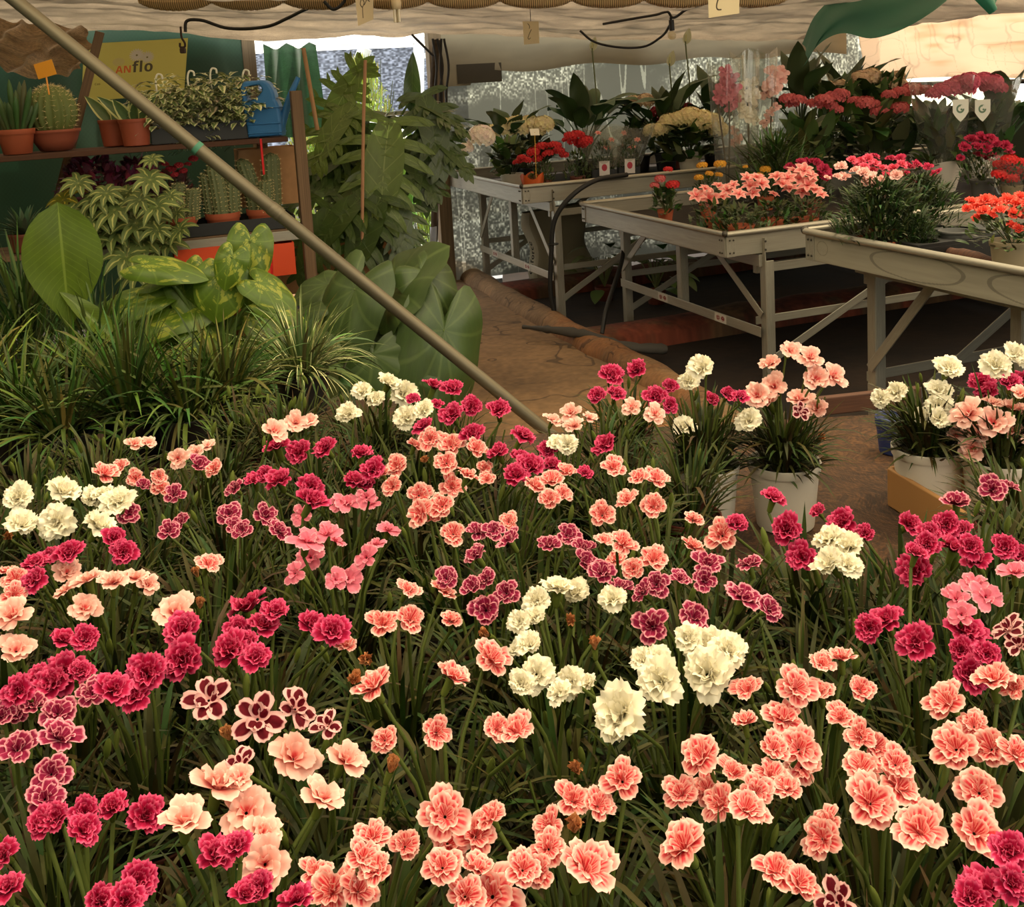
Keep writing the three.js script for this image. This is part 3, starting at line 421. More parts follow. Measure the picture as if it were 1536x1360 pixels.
function C_list(k, ...a) { return a.map(([x, y, d]) => ({ k, x: 960 + x / 2.667, y: 500 + y / 2.667, w: d / 2.667 })); }
seed = 99;
const pots = [];
for (const s of special) {
  const rim = P(s.rim[0], s.rim[1], BENCH + 0.14), base = V(rim.x, Math.max(BENCH, rim.y - 0.14), rim.z); base.y = BENCH + 0.001;
  for (const b of s.fl) { b.pos = Z(b.x, b.y, -rim.z + rr(-0.08, 0.03)); b.d = clamp(px2m(b.w, b.pos), 0.034, 0.07); }
  const o = thing('potted_carnation', s.label, 'carnation', base); pots.push(base);
  carnation(o, base, s.fl, { ...s, tuftScale: 1.12, buds: 3 });
}
// the massed pots: same-coloured blooms that grow close together share a pot
for (const b of list) { b.pos = P(b.x, b.y, BENCH + 0.29 + rr(-0.025, 0.025)); b.d = clamp(px2m(b.w, b.pos), 0.028, 0.07); }
const variety = {
  W: ['cream white carnation massed on the low bench', 'white carnations on the low bench'], M: ['crimson carnation with paler petal edges massed on the low bench', 'crimson carnations on the low bench'],
  S: ['salmon carnation with red-striped petals massed on the low bench', 'salmon striped carnations on the low bench'], P: ['plum carnation with pale-edged petals massed on the low bench', 'plum carnations on the low bench'],
  B: ['blush carnation with burgundy-blotched petals massed on the low bench', 'burgundy-blotched carnations on the low bench'], K: ['soft pink carnation with darker eye massed on the low bench', 'soft pink carnations on the low bench'],
  Q: ['pale peach carnation with red throat massed on the low bench', 'peach carnations on the low bench'],
};
const left = list.filter((b) => b.k !== 'X'), wilted = list.filter((b) => b.k === 'X'), groups = [];
left.sort((a, b) => a.pos.z - b.pos.z);
while (left.length) {
  const first = left.shift(), grp = [first], c = first.pos.clone();
  for (; ;) {
    let best = -1, bd = 0.12;
    left.forEach((b, i) => { if (b.k !== first.k) return; const d = Math.hypot(b.pos.x - c.x, b.pos.z - c.z); if (d < bd) { bd = d; best = i; } });
    if (best < 0 || grp.length >= 11) break;
    grp.push(left.splice(best, 1)[0]); c.set(0, 0, 0); for (const b of grp) c.addScaledVector(b.pos, 1 / grp.length);
  }
  groups.push({ k: first.k, fl: grp, c });
}
for (const b of wilted) { let g0 = groups[0]; for (const g of groups) if (g.c.distanceTo(b.pos) < g0.c.distanceTo(b.pos)) g0 = g; g0.fl.push(b); }
for (let it = 0; it < 60; it++) for (const a of groups) { // pots push each other apart
  for (const b of groups) { if (a === b) continue; const dx = a.c.x - b.c.x, dz = a.c.z - b.c.z, d = Math.hypot(dx, dz) || 1e-3; if (d < 0.128) { const k = (0.128 - d) / d * 0.25; a.c.x += dx * k; a.c.z += dz * k; b.c.x -= dx * k; b.c.z -= dz * k; } }
  for (const q of pots.slice(0, special.length)) { const dx = a.c.x - q.x, dz = a.c.z - q.z, d = Math.hypot(dx, dz) || 1e-3; if (d < 0.21) { const k = (0.21 - d) / d * 0.5; a.c.x += dx * k; a.c.z += dz * k; } }
}
const short = { W: 'white', M: 'crimson', S: 'salmon', P: 'plum', B: 'blotched', K: 'soft pink', Q: 'peach' }, words = ['no', 'one', 'two', 'three', 'four', 'five', 'six', 'seven', 'eight', 'nine', 'ten', 'eleven', 'twelve', 'thirteen', 'fourteen'];
const look = { W: 'cream white carnation', M: 'pale-edged crimson carnation', S: 'red-striped salmon carnation', P: 'pale-edged plum carnation', B: 'burgundy-blotched blush carnation', K: 'soft pink dark-eyed carnation', Q: 'red-throated peach carnation' };
const near = (c, own) => { const l = groups.filter((g) => g.c !== c && g.k !== own).sort((a, b) => Math.hypot(a.c.x - c.x, a.c.z - c.z) - Math.hypot(b.c.x - c.x, b.c.z - c.z)), o = []; for (const g of l) { if (!o.includes(short[g.k])) o.push(short[g.k]); if (o.length === 2) break; } return o.sort().join(' and '); };
const nameOf = (g) => { const w = g.fl.filter((b) => b.k === 'X').length, n = g.fl.length - w; return `${look[g.k]} with ${words[n]} open ${n > 1 ? 'blooms' : 'bloom'}${w ? ' plus withered' : ''} by ${near(g.c, g.k)} ones`; };
const showWhite = P(842, 1090, BENCH + 0.12);
for (const g of groups) {
  const base = V(g.c.x, BENCH + 0.001, g.c.z), o = thing('potted_carnation', nameOf(g), 'carnation', base, variety[g.k][1]); pots.push(base);
  carnation(o, base, g.fl, { potMat: Math.hypot(base.x - showWhite.x, base.z - showWhite.z) < 0.12 ? whitePlastic : rnd() < 0.75 ? brownPot : black, tuftScale: g.c.z < -1.7 ? 1 : 1.05, buds: 2 });
}
// pots between them with leaves and buds only
for (let z = 0.72; z < 2.75; z += 0.075) for (let x = -1.5; x < 1.6; x += 0.075) {
  const q = V(x + rr(-0.03, 0.03), BENCH + 0.001, -z + rr(-0.03, 0.03)), [px, py] = project(q.clone().setY(BENCH + 0.2));
  if (px < -120 || px > 1650 || py > 1500) continue;
  if (pots.some((p) => Math.hypot(p.x - q.x, p.z - q.z) < 0.127)) continue;
  if (px > 900 && z > 1.42 && !(px > 1440 && z < 1.75)) continue;
  if (px < 330 && z > 2.15 || z > 2.42 || px > 600 && z > 1.95) continue;
  pots.push(q);
  const o = thing('potted_carnation', `carnation pot with leaves and closed buds only, between ${near(q)} carnations`, 'carnation', q, 'unopened carnations between the flowering pots');
  carnation(o, q, [], { potMat: rnd() < 0.8 ? brownPot : black, tuftScale: 1.0, buds: 4 });
}
{ // tan tray and things at the bench's right end
  const a = P(1334, 758, BENCH), c = P(1500, 866, BENCH), o = thing('tan_tray', 'long tan plastic tray holding carnation pots at the bench edge', 'tray', V(a.x, BENCH + 0.001, a.z));
  const d = V(c.x - a.x, 0, c.z - a.z), L = d.length(); d.normalize(); const ang = Math.atan2(-d.z, d.x); o.rotation.y = ang;
  const tm = M(rgb(160, 116, 66), 0.6), w = 0.5, hh = 0.085;
  part('tray_side', rbox(L, hh, 0.012).translate(L / 2, hh / 2, 0), tm, o); part('tray_side', rbox(L, hh, 0.012).translate(L / 2, hh / 2, -w), tm, o);
  part('tray_end', rbox(0.012, hh, w).translate(0, hh / 2, -w / 2), tm, o); part('tray_end', rbox(0.012, hh, w).translate(L, hh / 2, -w / 2), tm, o); part('tray_floor', box(L, 0.003, w).translate(L / 2, 0.0015, -w / 2), tm, o);
}
{ const q = P(1342, 678, BENCH); const o = thing('blue_pot', 'blue plastic pot behind the white carnation in the tray', 'pot', V(q.x, BENCH + 0.001, q.z)); part('pot', potGeo(0.045, 0.09), M(rgb(34, 48, 96), 0.5), o); }
{ const a = P(1236, 622, BENCH), o = thing('weathered_board', 'weathered brown board standing on the bench edge behind the pots', 'board', V(a.x, BENCH + 0.001, a.z)); part('board', rbox(0.3, 0.05, 0.025).translate(0.13, 0.025, 0), darkWood, o); o.rotation.y = 0.15; }

/* ---------- aluminium benches ---------- */
const decalTex = tex(128, 64, (u, v) => { const a = Math.hypot((u - 0.3) * 2, v - 0.5) < 0.3 || Math.hypot((u - 0.7) * 2, v - 0.5) < 0.3; return a && noise(u * 30, v * 20) > 0.3 ? [120, 36, 28] : [186, 178, 165]; });
const stainM = M(rgb(186, 183, 172), 0.5, { metalness: 0.4, map: tex(1024, 64, (u, v) => { const n = fbm(u, v, 6, 4), loop = (cx, w, h) => Math.abs(Math.hypot((u - cx) / w, (v - 0.5) / h) + 0.1 * (noise(u * 20, v * 3) - 0.5) - 1) < 0.045; let k = 200 + 40 * n; if (loop(0.36, 0.13, 0.42) || loop(0.68, 0.12, 0.44) || loop(0.06, 0.02, 0.25)) k *= 0.8; return [k, k * 0.98, k * 0.93]; }) });
function table(label, F0, W, L, rimH, decals, endM = alu) {
  const o = thing('tray_bench', label, 'bench', V(F0.x, FLOOR, F0.z)); o.rotation.y = YAW;
  const H = rimH - FLOOR, th = 0.11, q = (u, v, h) => V(u, h, -v);
  part('tray_floor', box(L - 0.01, 0.004, W - 0.01).translate(L / 2, H - th + 0.03, -W / 2), M(rgb(96, 84, 64), 0.9, { map: matTex }), o);
  const side = (a, b, n, m = alu) => {
    const s = part('tray_side', barGeo(a.clone().setY(H - th / 2), b.clone().setY(H - th / 2), 0.006, th), m, o);
    part('lip', tubeGeo([a.clone().setY(H).addScaledVector(n, 0.007), b.clone().setY(H).addScaledVector(n, 0.007)], 0.013, 2, 10), alu, s);
  };
  side(q(0, 0, 0), q(L, 0, 0), V(0, 0, 1)); side(q(0, W, 0), q(L, W, 0), V(0, 0, -1)); side(q(0, W, 0), q(0, 0, 0), V(-1, 0, 0), endM); side(q(L, 0, 0), q(L, W, 0), V(1, 0, 0));
  for (const [u, v] of [[0, 0], [0, W]]) {
    const c = part('corner_bracket', mergeGeometries([rbox(0.05, th, 0.004).translate(u + 0.025, H - th / 2, -v + (v ? -0.005 : 0.005)), rbox(0.004, th, 0.05).translate(u - 0.005, H - th / 2, -v + (v ? 0.025 : -0.025))].map((g) => g.index ? g.toNonIndexed() : g)), alu, o);
    for (const y of [0.02, th - 0.03]) for (const k of [0.018, 0.038]) { part('rivet', new THREE.SphereGeometry(0.005, 6, 4).translate(u + k, H - th + y, -v + (v ? -0.008 : 0.008)), rivetM, c); part('rivet', new THREE.SphereGeometry(0.005, 6, 4).translate(u - 0.008, H - th + y, -v + (v ? k : -k)), rivetM, c); }
    part('corner_cap', new THREE.SphereGeometry(0.016, 10, 8).translate(u - 0.004, H + 0.002, -v + (v ? -0.004 : 0.004)), rivetM, o);
  }
  const beamY = H - th - 0.035, lw = 0.045;
  for (const u of [0.2, L - 0.3]) {
    for (const v of [0.0, W * 0.5, W - 0.12]) {
      const mid = v === W * 0.5, b = mid ? 0.3 : 0;
      const leg = part(mid ? 'post' : 'leg', mergeGeometries([barGeo(q(u, v, b), q(u, v, v ? beamY : H - 0.035), lw, 0.005, V(1, 0, 0)), barGeo(q(u + lw / 2, v - lw / 2, b), q(u + lw / 2, v - lw / 2, beamY), 0.005, lw, V(1, 0, 0))].map((g) => g.index ? g.toNonIndexed() : g)), alu, o);
      if (!v) for (const y of [H - 0.05, H - 0.09]) part('bolt', new THREE.SphereGeometry(0.006, 6, 5).translate(u, y, 0.026), rivetM, leg);
    }
    const bar = part('crossbar', barGeo(q(u - 0.02, 0, 0.32), q(u - 0.02, W - 0.12, 0.32), 0.006, 0.05), alu, o);
    if (decals && u < 1) for (const v of decals) part('sticker', new THREE.PlaneGeometry(0.11, 0.045).rotateY(-Math.PI / 2).translate(u - 0.0245, 0.32, -v), M(0xffffff, 0.6, { map: decalTex }), bar);
    part('beam', barGeo(q(u, -0.0, beamY), q(u, W - 0.05, beamY), 0.04, 0.06), alu, o);
    part('brace', barGeo(q(u - 0.012, W - 0.12, 0.4), q(u - 0.012, W - 0.46, beamY), 0.006, 0.04), alu, o);
    part('brace', barGeo(q(u - 0.012, 0.0, 0.4), q(u - 0.012, 0.4, beamY), 0.006, 0.04), alu, o);
  }
  for (const v of [0.02, W - 0.14]) { part('long_brace', barGeo(q(0.22, v + 0.02, 0.14), q(1.35, v + 0.02, beamY), 0.006, 0.04), alu, o); part('long_beam', barGeo(q(0.2, v + 0.05, beamY - 0.05), q(L - 0.3, v + 0.05, beamY - 0.05), 0.03, 0.045), alu, o); part('long_rail', barGeo(q(0.2, v + 0.05, 0.36), q(L - 0.3, v + 0.05, 0.36), 0.006, 0.04), alu, o); }
  return o;
}
const T1H = 1.5 - 0.645, T2H = 0.75, T3H = 1.5 - 0.62;
const F1 = P(783, 280, T1H), F2 = P(1088, 351.5, T2H), L3 = P(1210, 346, T3H), F3 = L3.clone().addScaledVector(AD, 1.6);
table('aluminium tray bench beside the doorway, holding hydrangeas and red kalanchoes', F1, 1.57, 3.3, T1H, [0.45, 1.1]);
table('middle aluminium tray bench holding star-flowered azaleas', F2, 1.6, 3.05, T2H, [0.35, 0.95]);
table('aluminium tray bench with stained side, holding roses and coral azalea', F3, 1.6, 2.6, T3H, null, stainM);
const S1 = T1H - 0.078, S2 = T2H - 0.078, S3 = T3H - 0.078;   // tray floors
const TF = { 1: [F1, S1, 3.3], 2: [F2, S2, 3.05], 3: [F3, S3, 2.6] };
function on(n, px, v) { const [f, s, L] = TF[n]; let best = null, bd = 1e9; for (let k = 0; k <= 300; k++) { const u = 0.12 + k / 300 * (L - 0.3), q = V(f.x, s, f.z).addScaledVector(BD, u).addScaledVector(AD, -v), e = Math.abs(project(q)[0] - px); if (e < bd) { bd = e; best = q; } } return best; }

/* ---------- plants for the benches ---------- */
function dome(sd, n, size, flat, col, j = 0.1) { // head of four-petalled florets, width 1
  seed = sd; const g = new G();
  for (let k = 0; k < n; k++) {
    const y = 1 - (k + 0.5) / n * 1.35, a = k * 2.39996, r = Math.sqrt(Math.max(0, 1 - y * y)), nn = V(Math.cos(a) * r, y, Math.sin(a) * r), c = nn.clone().multiplyScalar(0.46 * rr(0.92, 1.06)); c.y *= flat;
    const s = nn.clone().cross(V(0.3, 0.1, 0.9)).normalize(), t = nn.clone().cross(s), f = rr(1 - j, 1 + j); g.tint([f, f * rr(1 - j, 1), f * rr(1 - j, 1)]); const ro = rnd() * 6;
    for (let p = 0; p < 4; p++) { const q = ro + p * TAU / 4, d = s.clone().multiplyScalar(Math.cos(q)).addScaledVector(t, Math.sin(q)).addScaledVector(nn, 0.25); g.leaf(c, d, nn, size * rr(0.85, 1.15), size * 1.05, { prof: (t) => [0.3, 1, 0.55][Math.round(t * 2)], nt: 2, nu: 2, droop: 0, fold: 0.2 }); }
  }
  return g.build();
}
const heads = { hyd: [dome(5, 80, 0.115, 0.85), dome(6, 80, 0.115, 0.85)], kal: [dome(7, 40, 0.13, 0.5), dome(8, 40, 0.13, 0.5)], rose: blooms.double, star: [1, 2, 3].map((s) => { seed = s * 17; const g = new G(), a0 = rnd() * 6; for (let k = 0; k < 6; k++) { const a = a0 + k / 6 * TAU, d = V(Math.cos(a), 0.55, Math.sin(a)).normalize(); g.leaf(V(0, 0, 0), d, UP, 0.56, 0.34, { prof: LANCE, droop: 0.9, fold: 0.25, nt: 5, wave: 0.06, ph: k }); } for (let k = 0; k < 3; k++) { const a = a0 + k / 3 * TAU + 0.4, d = V(Math.cos(a) * 0.5, 0.8, Math.sin(a) * 0.5).normalize(); g.leaf(V(0, 0, 0), d, UP, 0.36, 0.26, { prof: LANCE, droop: 0.5, fold: 0.25, nt: 4 }); } return g.build(); }) };
const flowerM = (r, g, b, tr = 0.2) => MP(rgb(r, g, b), 0.75, { vertexColors: true, transmission: tr, thickness: 0 });
const FM = { white: flowerM(248, 242, 228, 0.3), cream: flowerM(248, 240, 190, 0.3), red: flowerM(196, 22, 26), crimson: flowerM(170, 26, 50), pink: flowerM(216, 96, 124), antique: flowerM(222, 198, 164), dusty: flowerM(204, 96, 98), magenta: flowerM(196, 26, 78), yellow: flowerM(222, 164, 40), coral: flowerM(244, 92, 70), blush: flowerM(246, 196, 186), rosepink: flowerM(232, 84, 112),
  star: MP(0xffffff, 0.7, { transmission: 0.2, thickness: 0, map: tex(64, 64, (u, v) => { const s = Math.abs(u * 2 - 1); return mix3(mix3([246, 158, 148], [220, 70, 80], smooth(0.6, 0.0, s) * smooth(0.9, 0.1, v)), [252, 214, 200], Math.max(smooth(0.65, 1, s), smooth(0.85, 1, v))); }) }) };
function foliage(sd, n, { l = [0.18, 0.3], w = 0.5, prof = OVATE, el = [0.1, 1.2], c = [[58, 88], [78, 106], [34, 50]], shell = 0.55, droop = [0.3, 1], nt = 3, fold = 0.15, wave = 0.03 } = {}) { // unit bush: radius 1, height 1
  seed = sd; const g = new G();
  for (let k = 0; k < n; k++) {
    const a = rnd() * TAU, y = Math.pow(rnd(), 0.8), r = Math.sqrt(Math.max(0.02, 1 - y * y * 0.9)) * lerp(shell, 0.82, rnd()), e = rr(el[0], el[1]), out = V(Math.cos(a), 0, Math.sin(a)), d = out.clone().multiplyScalar(Math.cos(e)).addScaledVector(UP, Math.sin(e)).add(V(rr(-0.4, 0.4), 0, rr(-0.4, 0.4))).normalize();
    const L = rr(l[0], l[1]), f = rr(0.8, 1.15); g.tint(rgb(rr(...c[0]) * f, rr(...c[1]) * f, rr(...c[2]) * f));
    g.leaf(out.clone().multiplyScalar(r - L * 0.5 * Math.cos(e)).setY(y * 0.85), d, V(0, 1, 0).addScaledVector(out, 0.25), L, L * w, { prof, droop: rr(...droop), nt, fold, wave, ph: rnd() * 6 });
  }
  for (let k = 0; k < 12; k++) { const a = rnd() * TAU, r = rr(0.2, 0.7); g.tint(rgb(64, 76, 38)).tube([V(0, -0.05, 0), V(Math.cos(a) * r * 0.5, 0.35, Math.sin(a) * r * 0.5), V(Math.cos(a) * r, rr(0.6, 0.9), Math.sin(a) * r)], 0.014, 0.008, 4); }
  return g.build();
}
const FOL = {
  broad: [foliage(21, 80, { l: [0.38, 0.6], w: 0.62 }), foliage(22, 80, { l: [0.38, 0.6], w: 0.62 })],
  small: [foliage(23, 260, { l: [0.16, 0.26], w: 0.42 }), foliage(24, 260, { l: [0.16, 0.26], w: 0.42 })],
  feather: [foliage(25, 1500, { l: [0.13, 0.24], w: 0.2, prof: LANCE, c: [[44, 72], [64, 92], [26, 40]], nt: 3, shell: 0.2 })],
  fern: [foliage(26, 500, { l: [0.35, 0.7], w: 0.07, prof: BLADE, c: [[62, 88], [86, 112], [34, 48]], shell: 0.1, el: [0.2, 1.3] })],
};
FOL.rose = FOL.feather;
const leafGloss = MP(0xffffff, 0.5, { vertexColors: true, transmission: 0.15, thickness: 0 });
function bush(name, label, cat, { at, h, z, t, pot, fol = 'small', fr = 0.14, fh = 0.2, hd = [], hk = 'kal', hm, group, y0, extra, dz = 0.06 }) {
  const base = t ? on(...t) : h !== undefined ? P(at[0], at[1], h) : Z(at[0], at[1], z), o = thing(name, label, cat, V(base.x, base.y + 0.001, base.z), group);
  const zc = -base.z; let top = 0;
  if (pot) { const [r, ph, m, sq] = pot; top = ph; if (sq) { part('pot', mergeGeometries([box(2 * r, ph, 0.004).translate(0, ph / 2, r), box(2 * r, ph, 0.004).translate(0, ph / 2, -r), box(0.004, ph, 2 * r).translate(r, ph / 2, 0), box(0.004, ph, 2 * r).translate(-r, ph / 2, 0), box(2 * r, 0.004, 2 * r).translate(0, 0.002, 0)]), m, o); part('soil', box(2 * r - 0.008, 0.005, 2 * r - 0.008), soilM, o, V(0, ph - 0.015, 0)); } else { part('pot', potGeo(r, ph), m, o); part('soil', disc(r * 0.93), soilM, o, V(0, ph - 0.018, 0)); } }
  if (fol) { const l = FOL[fol], f = stuff(part('foliage', l[Math.floor(rnd() * l.length)], leafGloss, o, V(0, y0 ?? top - 0.02, 0))); f.scale.set(fr, fh, fr); f.rotation.y = rnd() * TAU; }
  for (const [x, y, w, k] of hd) {
    const q = Z(x, y, zc + rr(-dz, dz)), d = px2m(w, q), hs = heads[k || hk], m = part(hk === 'star' || hk === 'rose' ? 'flower' : 'flower_head', hs[Math.floor(rnd() * hs.length)], Array.isArray(hm) ? hm[Math.floor(rnd() * hm.length)] : hm, o, q.sub(o.position));
    m.scale.setScalar(d * 1.08); const n = V(rr(-0.35, 0.35), 0.8, rr(0.2, 0.9)).normalize(); m.quaternion.setFromUnitVectors(UP, hk === 'hyd' || hk === 'kal' ? V(rr(-0.2, 0.2), 1, rr(0, 0.4)).normalize() : n);
  }
  if (extra) extra(o, base);
  return o;
}
// clear sleeve, flaring upwards, its film faintly rippled
function sleeve(o, y0, r0, y1, r1, mat = clear, name = 'sleeve', ph = 0) { return part(name, new G().grid((u, v) => { const a = u * TAU, r = lerp(r0, r1, Math.pow(v, 0.8)) * (1 + 0.05 * Math.sin(a * 7 + v * 4 + ph) * v); return V(Math.cos(a) * r, lerp(y0, y1, v) + 0.02 * Math.sin(a * 3 + ph) * v, Math.sin(a) * r); }, 42, 8).build(), mat, o); }
// long-stalked glossy leaves, each a leaf of its own
const spathLeaf = [1, 2, 3, 4].map((s) => { seed = s * 71; const g = new G(); const c = rgb(rr(54, 68), rr(76, 92), rr(40, 50)), lean = [0.3, 0.7, 1.1, 1.5][s - 1], pts = curve([V(0, 0, 0), V(lean * 0.1, 0.3, 0), V(lean * 0.28, 0.55, 0)], 5); g.tint(c).tube(pts, 0.012, 0.008, 5); g.leaf(pts[5], V(lean * 0.7, 0.75, 0).normalize(), V(-0.5, 0.8, 0.1), rr(0.5, 0.62), rr(0.2, 0.26), { prof: LANCE, droop: rr(0.9, 1.7), fold: 0.22, wave: 0.2, nt: 8, nu: 4, ph: s }); return g.build(); });
function spath(label, t, size, n, spathes = [], group) {
  const b = on(...t), z = -b.z, o = thing('peace_lily', label, 'potted plant', b, group);
  part('pot', potGeo(0.085, 0.14), black, o);
  for (let k = 0; k < n; k++) { const m = part('leaf', spathLeaf[Math.floor(rnd() * 4)], leafGloss, o, V(0, 0.12, 0)); m.rotation.y = k / n * TAU + rr(-0.3, 0.3); m.scale.setScalar(size * rr(0.75, 1.15)); }
  for (const [x, y, w] of spathes) { const q = Z(x, y, z).sub(b), d = px2m(w, b), f = sub('flower', o, q); part('stalk', tubeGeo([V(0, 0, 0), V(0.01, q.y * -0.5, 0), V(-q.x * 0.9, -q.y + 0.12, -q.z)], 0.006, 10, 6), M(rgb(96, 104, 66), 0.6), f); const g = new G().tint(rgb(206, 204, 168)).leaf(V(0, -0.02, 0), V(0.25, 1, 0.1), V(0, 0.2, 1), d * 1.5, d * 0.8, { prof: LANCE, fold: 0.5, droop: 0.2, nt: 6 }); part('spathe', g.build(), leafGloss, f); part('spadix', tubeGeo([V(0, 0, 0.01), V(0.005, d * 0.6, 0.015)], d * 0.08, 4, 7), M(rgb(200, 196, 140), 0.8), f); }
  return o;
}
seed = 404;
const whitePot = [0.08, 0.12, whitePlastic];
/* bench by the doorway */
bush('potted_hydrangea', 'small white hydrangea in a white pot at the bench corner by the doorway', 'hydrangea', { t: [1, 752, 0.5], pot: whitePot, fol: 'broad', fr: 0.2, fh: 0.24, hd: [[722, 206, 40], [700, 222, 20]], hk: 'hyd', hm: FM.white });
bush('potted_hydrangea', 'cream hydrangea with a row of heads behind the small white one', 'hydrangea', { t: [1, 796, 0.85], pot: [0.08, 0.12, black], fol: 'broad', fr: 0.26, fh: 0.26, hd: [[740, 198, 26], [757, 192, 32], [775, 187, 30], [795, 186, 30], [815, 188, 32], [782, 196, 24], [808, 197, 22]], hk: 'hyd', hm: FM.cream });
bush('wrapped_kalanchoe', 'red kalanchoe wrapped in an orange paper sleeve', 'kalanchoe', { t: [1, 787, 0.12], pot: [0.045, 0.08, terracotta], fol: 'small', fr: 0.06, fh: 0.09, hd: [[776, 243, 14], [788, 240, 18], [782, 236, 14]], hm: FM.red, extra: (o) => sleeve(o, 0, 0.048, 0.13, 0.075, M(rgb(206, 92, 34), 0.6), 'paper_sleeve') });
bush('potted_kalanchoe', 'red kalanchoe beside the orange paper sleeve', 'kalanchoe', { t: [1, 816, 0.15], pot: [0.05, 0.09, brownPot], fol: 'small', fr: 0.1, fh: 0.17, hd: [[800, 228, 20], [812, 220, 22], [822, 230, 18], [806, 238, 16], [832, 218, 20], [838, 226, 18], [846, 232, 14]], hm: FM.red });
bush('potted_kalanchoe', 'taller red kalanchoe left of the clear-sleeved cyclamens', 'kalanchoe', { t: [1, 868, 0.2], pot: [0.05, 0.09, brownPot], fol: 'small', fr: 0.12, fh: 0.2, hd: [[856, 204, 20], [866, 202, 22], [878, 211, 22], [872, 216, 18], [860, 212, 18], [850, 210, 14]], hm: FM.red });
for (const [x, y, lab] of [[905, 258, 'sleeved pink cyclamen in a black pot beside the tall red kalanchoe'], [944, 255, 'sleeved pink cyclamen in a black pot beside the white hydrangea pot']])
  bush('sleeved_cyclamen', lab, 'cyclamen', { t: [1, x, 0.35], pot: [0.07, 0.11, black, 1], fol: 'small', fr: 0.11, fh: 0.22, hd: [[x + 4, 222, 14], [x - 8, 200, 10], [x + 12, 210, 10]], hk: 'star', hm: FM.star, extra: (o) => { sleeve(o, 0.1, 0.07, 0.38, 0.19, clear, 'sleeve', x); const c = part('card', new G().grid((u, v) => V(lerp(-0.035, 0.035, u), lerp(0.07, 0.17, v), 0.085 + 0.02 * v), 1, 1).build(), M(0xffffff, 0.7, { map: tex(64, 64, (u, v) => Math.hypot(u - 0.5, (v - 0.55) * 1.1) < 0.26 ? [196, 70, 84] : [236, 226, 220]) }), o); return c; } });
bush('potted_hydrangea', 'large cream hydrangea in a white pot beside the sleeved orchids', 'hydrangea', { t: [1, 1036, 0.45], pot: whitePot, fol: 'broad', fr: 0.3, fh: 0.28, hd: [[978, 197, 26], [990, 195, 24], [1004, 185, 32], [1020, 180, 30], [1036, 177, 36], [1052, 180, 34], [1068, 184, 32], [1078, 195, 28], [1045, 186, 28]], hk: 'hyd', hm: FM.cream });
bush('potted_hydrangea', 'dusky red hydrangea standing behind the large cream hydrangea', 'hydrangea', { t: [1, 1010, 1.0], pot: [0.08, 0.12, brownPot], fol: 'broad', fr: 0.22, fh: 0.3, hd: [[990, 172, 32], [1012, 168, 32], [1030, 166, 26]], hk: 'hyd', hm: FM.crimson });
bush('potted_hydrangea', 'faded grey-beige hydrangea behind the sleeved cyclamens', 'hydrangea', { t: [1, 960, 1.0], pot: [0.08, 0.12, black], fol: 'broad', fr: 0.22, fh: 0.3, hd: [[950, 155, 26], [968, 152, 26]], hk: 'hyd', hm: FM.antique });
spath('peace lily with drooping dark leaves behind the small white hydrangea', [1, 770, 0.95], 0.45, 16);
spath('tall peace lily with a high bud against the speckled wall', [1, 880, 0.85], 0.58, 20, [[888, 72, 14]]);
spath('peace lily with two raised pale flowers against the speckled wall', [1, 1000, 0.85], 0.56, 20, [[1004, 95, 16], [1028, 62, 16]]);
spath('peace lily spreading dark leaves behind the cream hydrangea', [1, 1072, 0.8], 0.55, 18);
{ // price tag
  const b = on(1, 806, 0.06), o = thing('price_tag', 'white tag on a yellow stick among the red kalanchoes', 'tag', b), t = Z(802, 198, -b.z).sub(b);
  part('stick', barGeo(V(0, 0, 0), t, 0.012, 0.004), M(rgb(214, 168, 60), 0.6), o); part('tag_plate', rbox(0.06, 0.05, 0.004).translate(0, 0, 0), paper, o, t).rotation.set(-0.6, 0.2, 0.1);
}
/* middle bench */
const T = 'potted_azalea';
bush('potted_begonia', 'small mixed red and pink begonia at the left end of the middle bench', 'begonia', { t: [2, 998, 1.0], pot: [0.045, 0.075, terracotta], fol: 'broad', fr: 0.11, fh: 0.16, hd: [[1009, 277, 20], [990, 268, 16], [982, 278, 14], [1002, 254, 14]], hk: 'kal', hm: [FM.red, FM.dusty] });
bush('potted_kalanchoe', 'yellow kalanchoe in front of the sleeved orchids', 'kalanchoe', { t: [2, 1062, 1.0], pot: [0.05, 0.08, terracotta], fol: 'small', fr: 0.13, fh: 0.2, hd: [[1053, 248, 16], [1080, 246, 18], [1048, 266, 14], [1064, 260, 12], [1078, 262, 12]], hm: FM.yellow });
bush('potted_kalanchoe', 'orange-yellow kalanchoe beside the fern palm', 'kalanchoe', { t: [2, 1148, 1.05], pot: [0.05, 0.08, terracotta], fol: 'small', fr: 0.1, fh: 0.16, hd: [[1148, 254, 16], [1140, 262, 10], [1118, 250, 8]], hm: FM.yellow });
bush(T, 'star-flowered pink azalea at the front corner of the middle bench', 'azalea', { t: [2, 1075, 0.4], pot: [0.06, 0.09, terracotta], fol: 'small', fr: 0.2, fh: 0.2, y0: 0.0, hd: [[1045, 294, 26], [1064, 298, 32], [1058, 284, 20], [1078, 280, 22], [1084, 296, 22]], hk: 'star', hm: FM.star });
bush(T, 'star-flowered pink azalea with a cluster of open blooms, second along the bench', 'azalea', { t: [2, 1112, 0.14], pot: [0.065, 0.09, terracotta], fol: 'small', fr: 0.2, fh: 0.2, y0: 0.0, hd: [[1092, 286, 26], [1108, 292, 24], [1100, 278, 18], [1126, 280, 28], [1135, 268, 28], [1142, 276, 26], [1130, 290, 22], [1120, 268, 22]], hk: 'star', hm: FM.star });
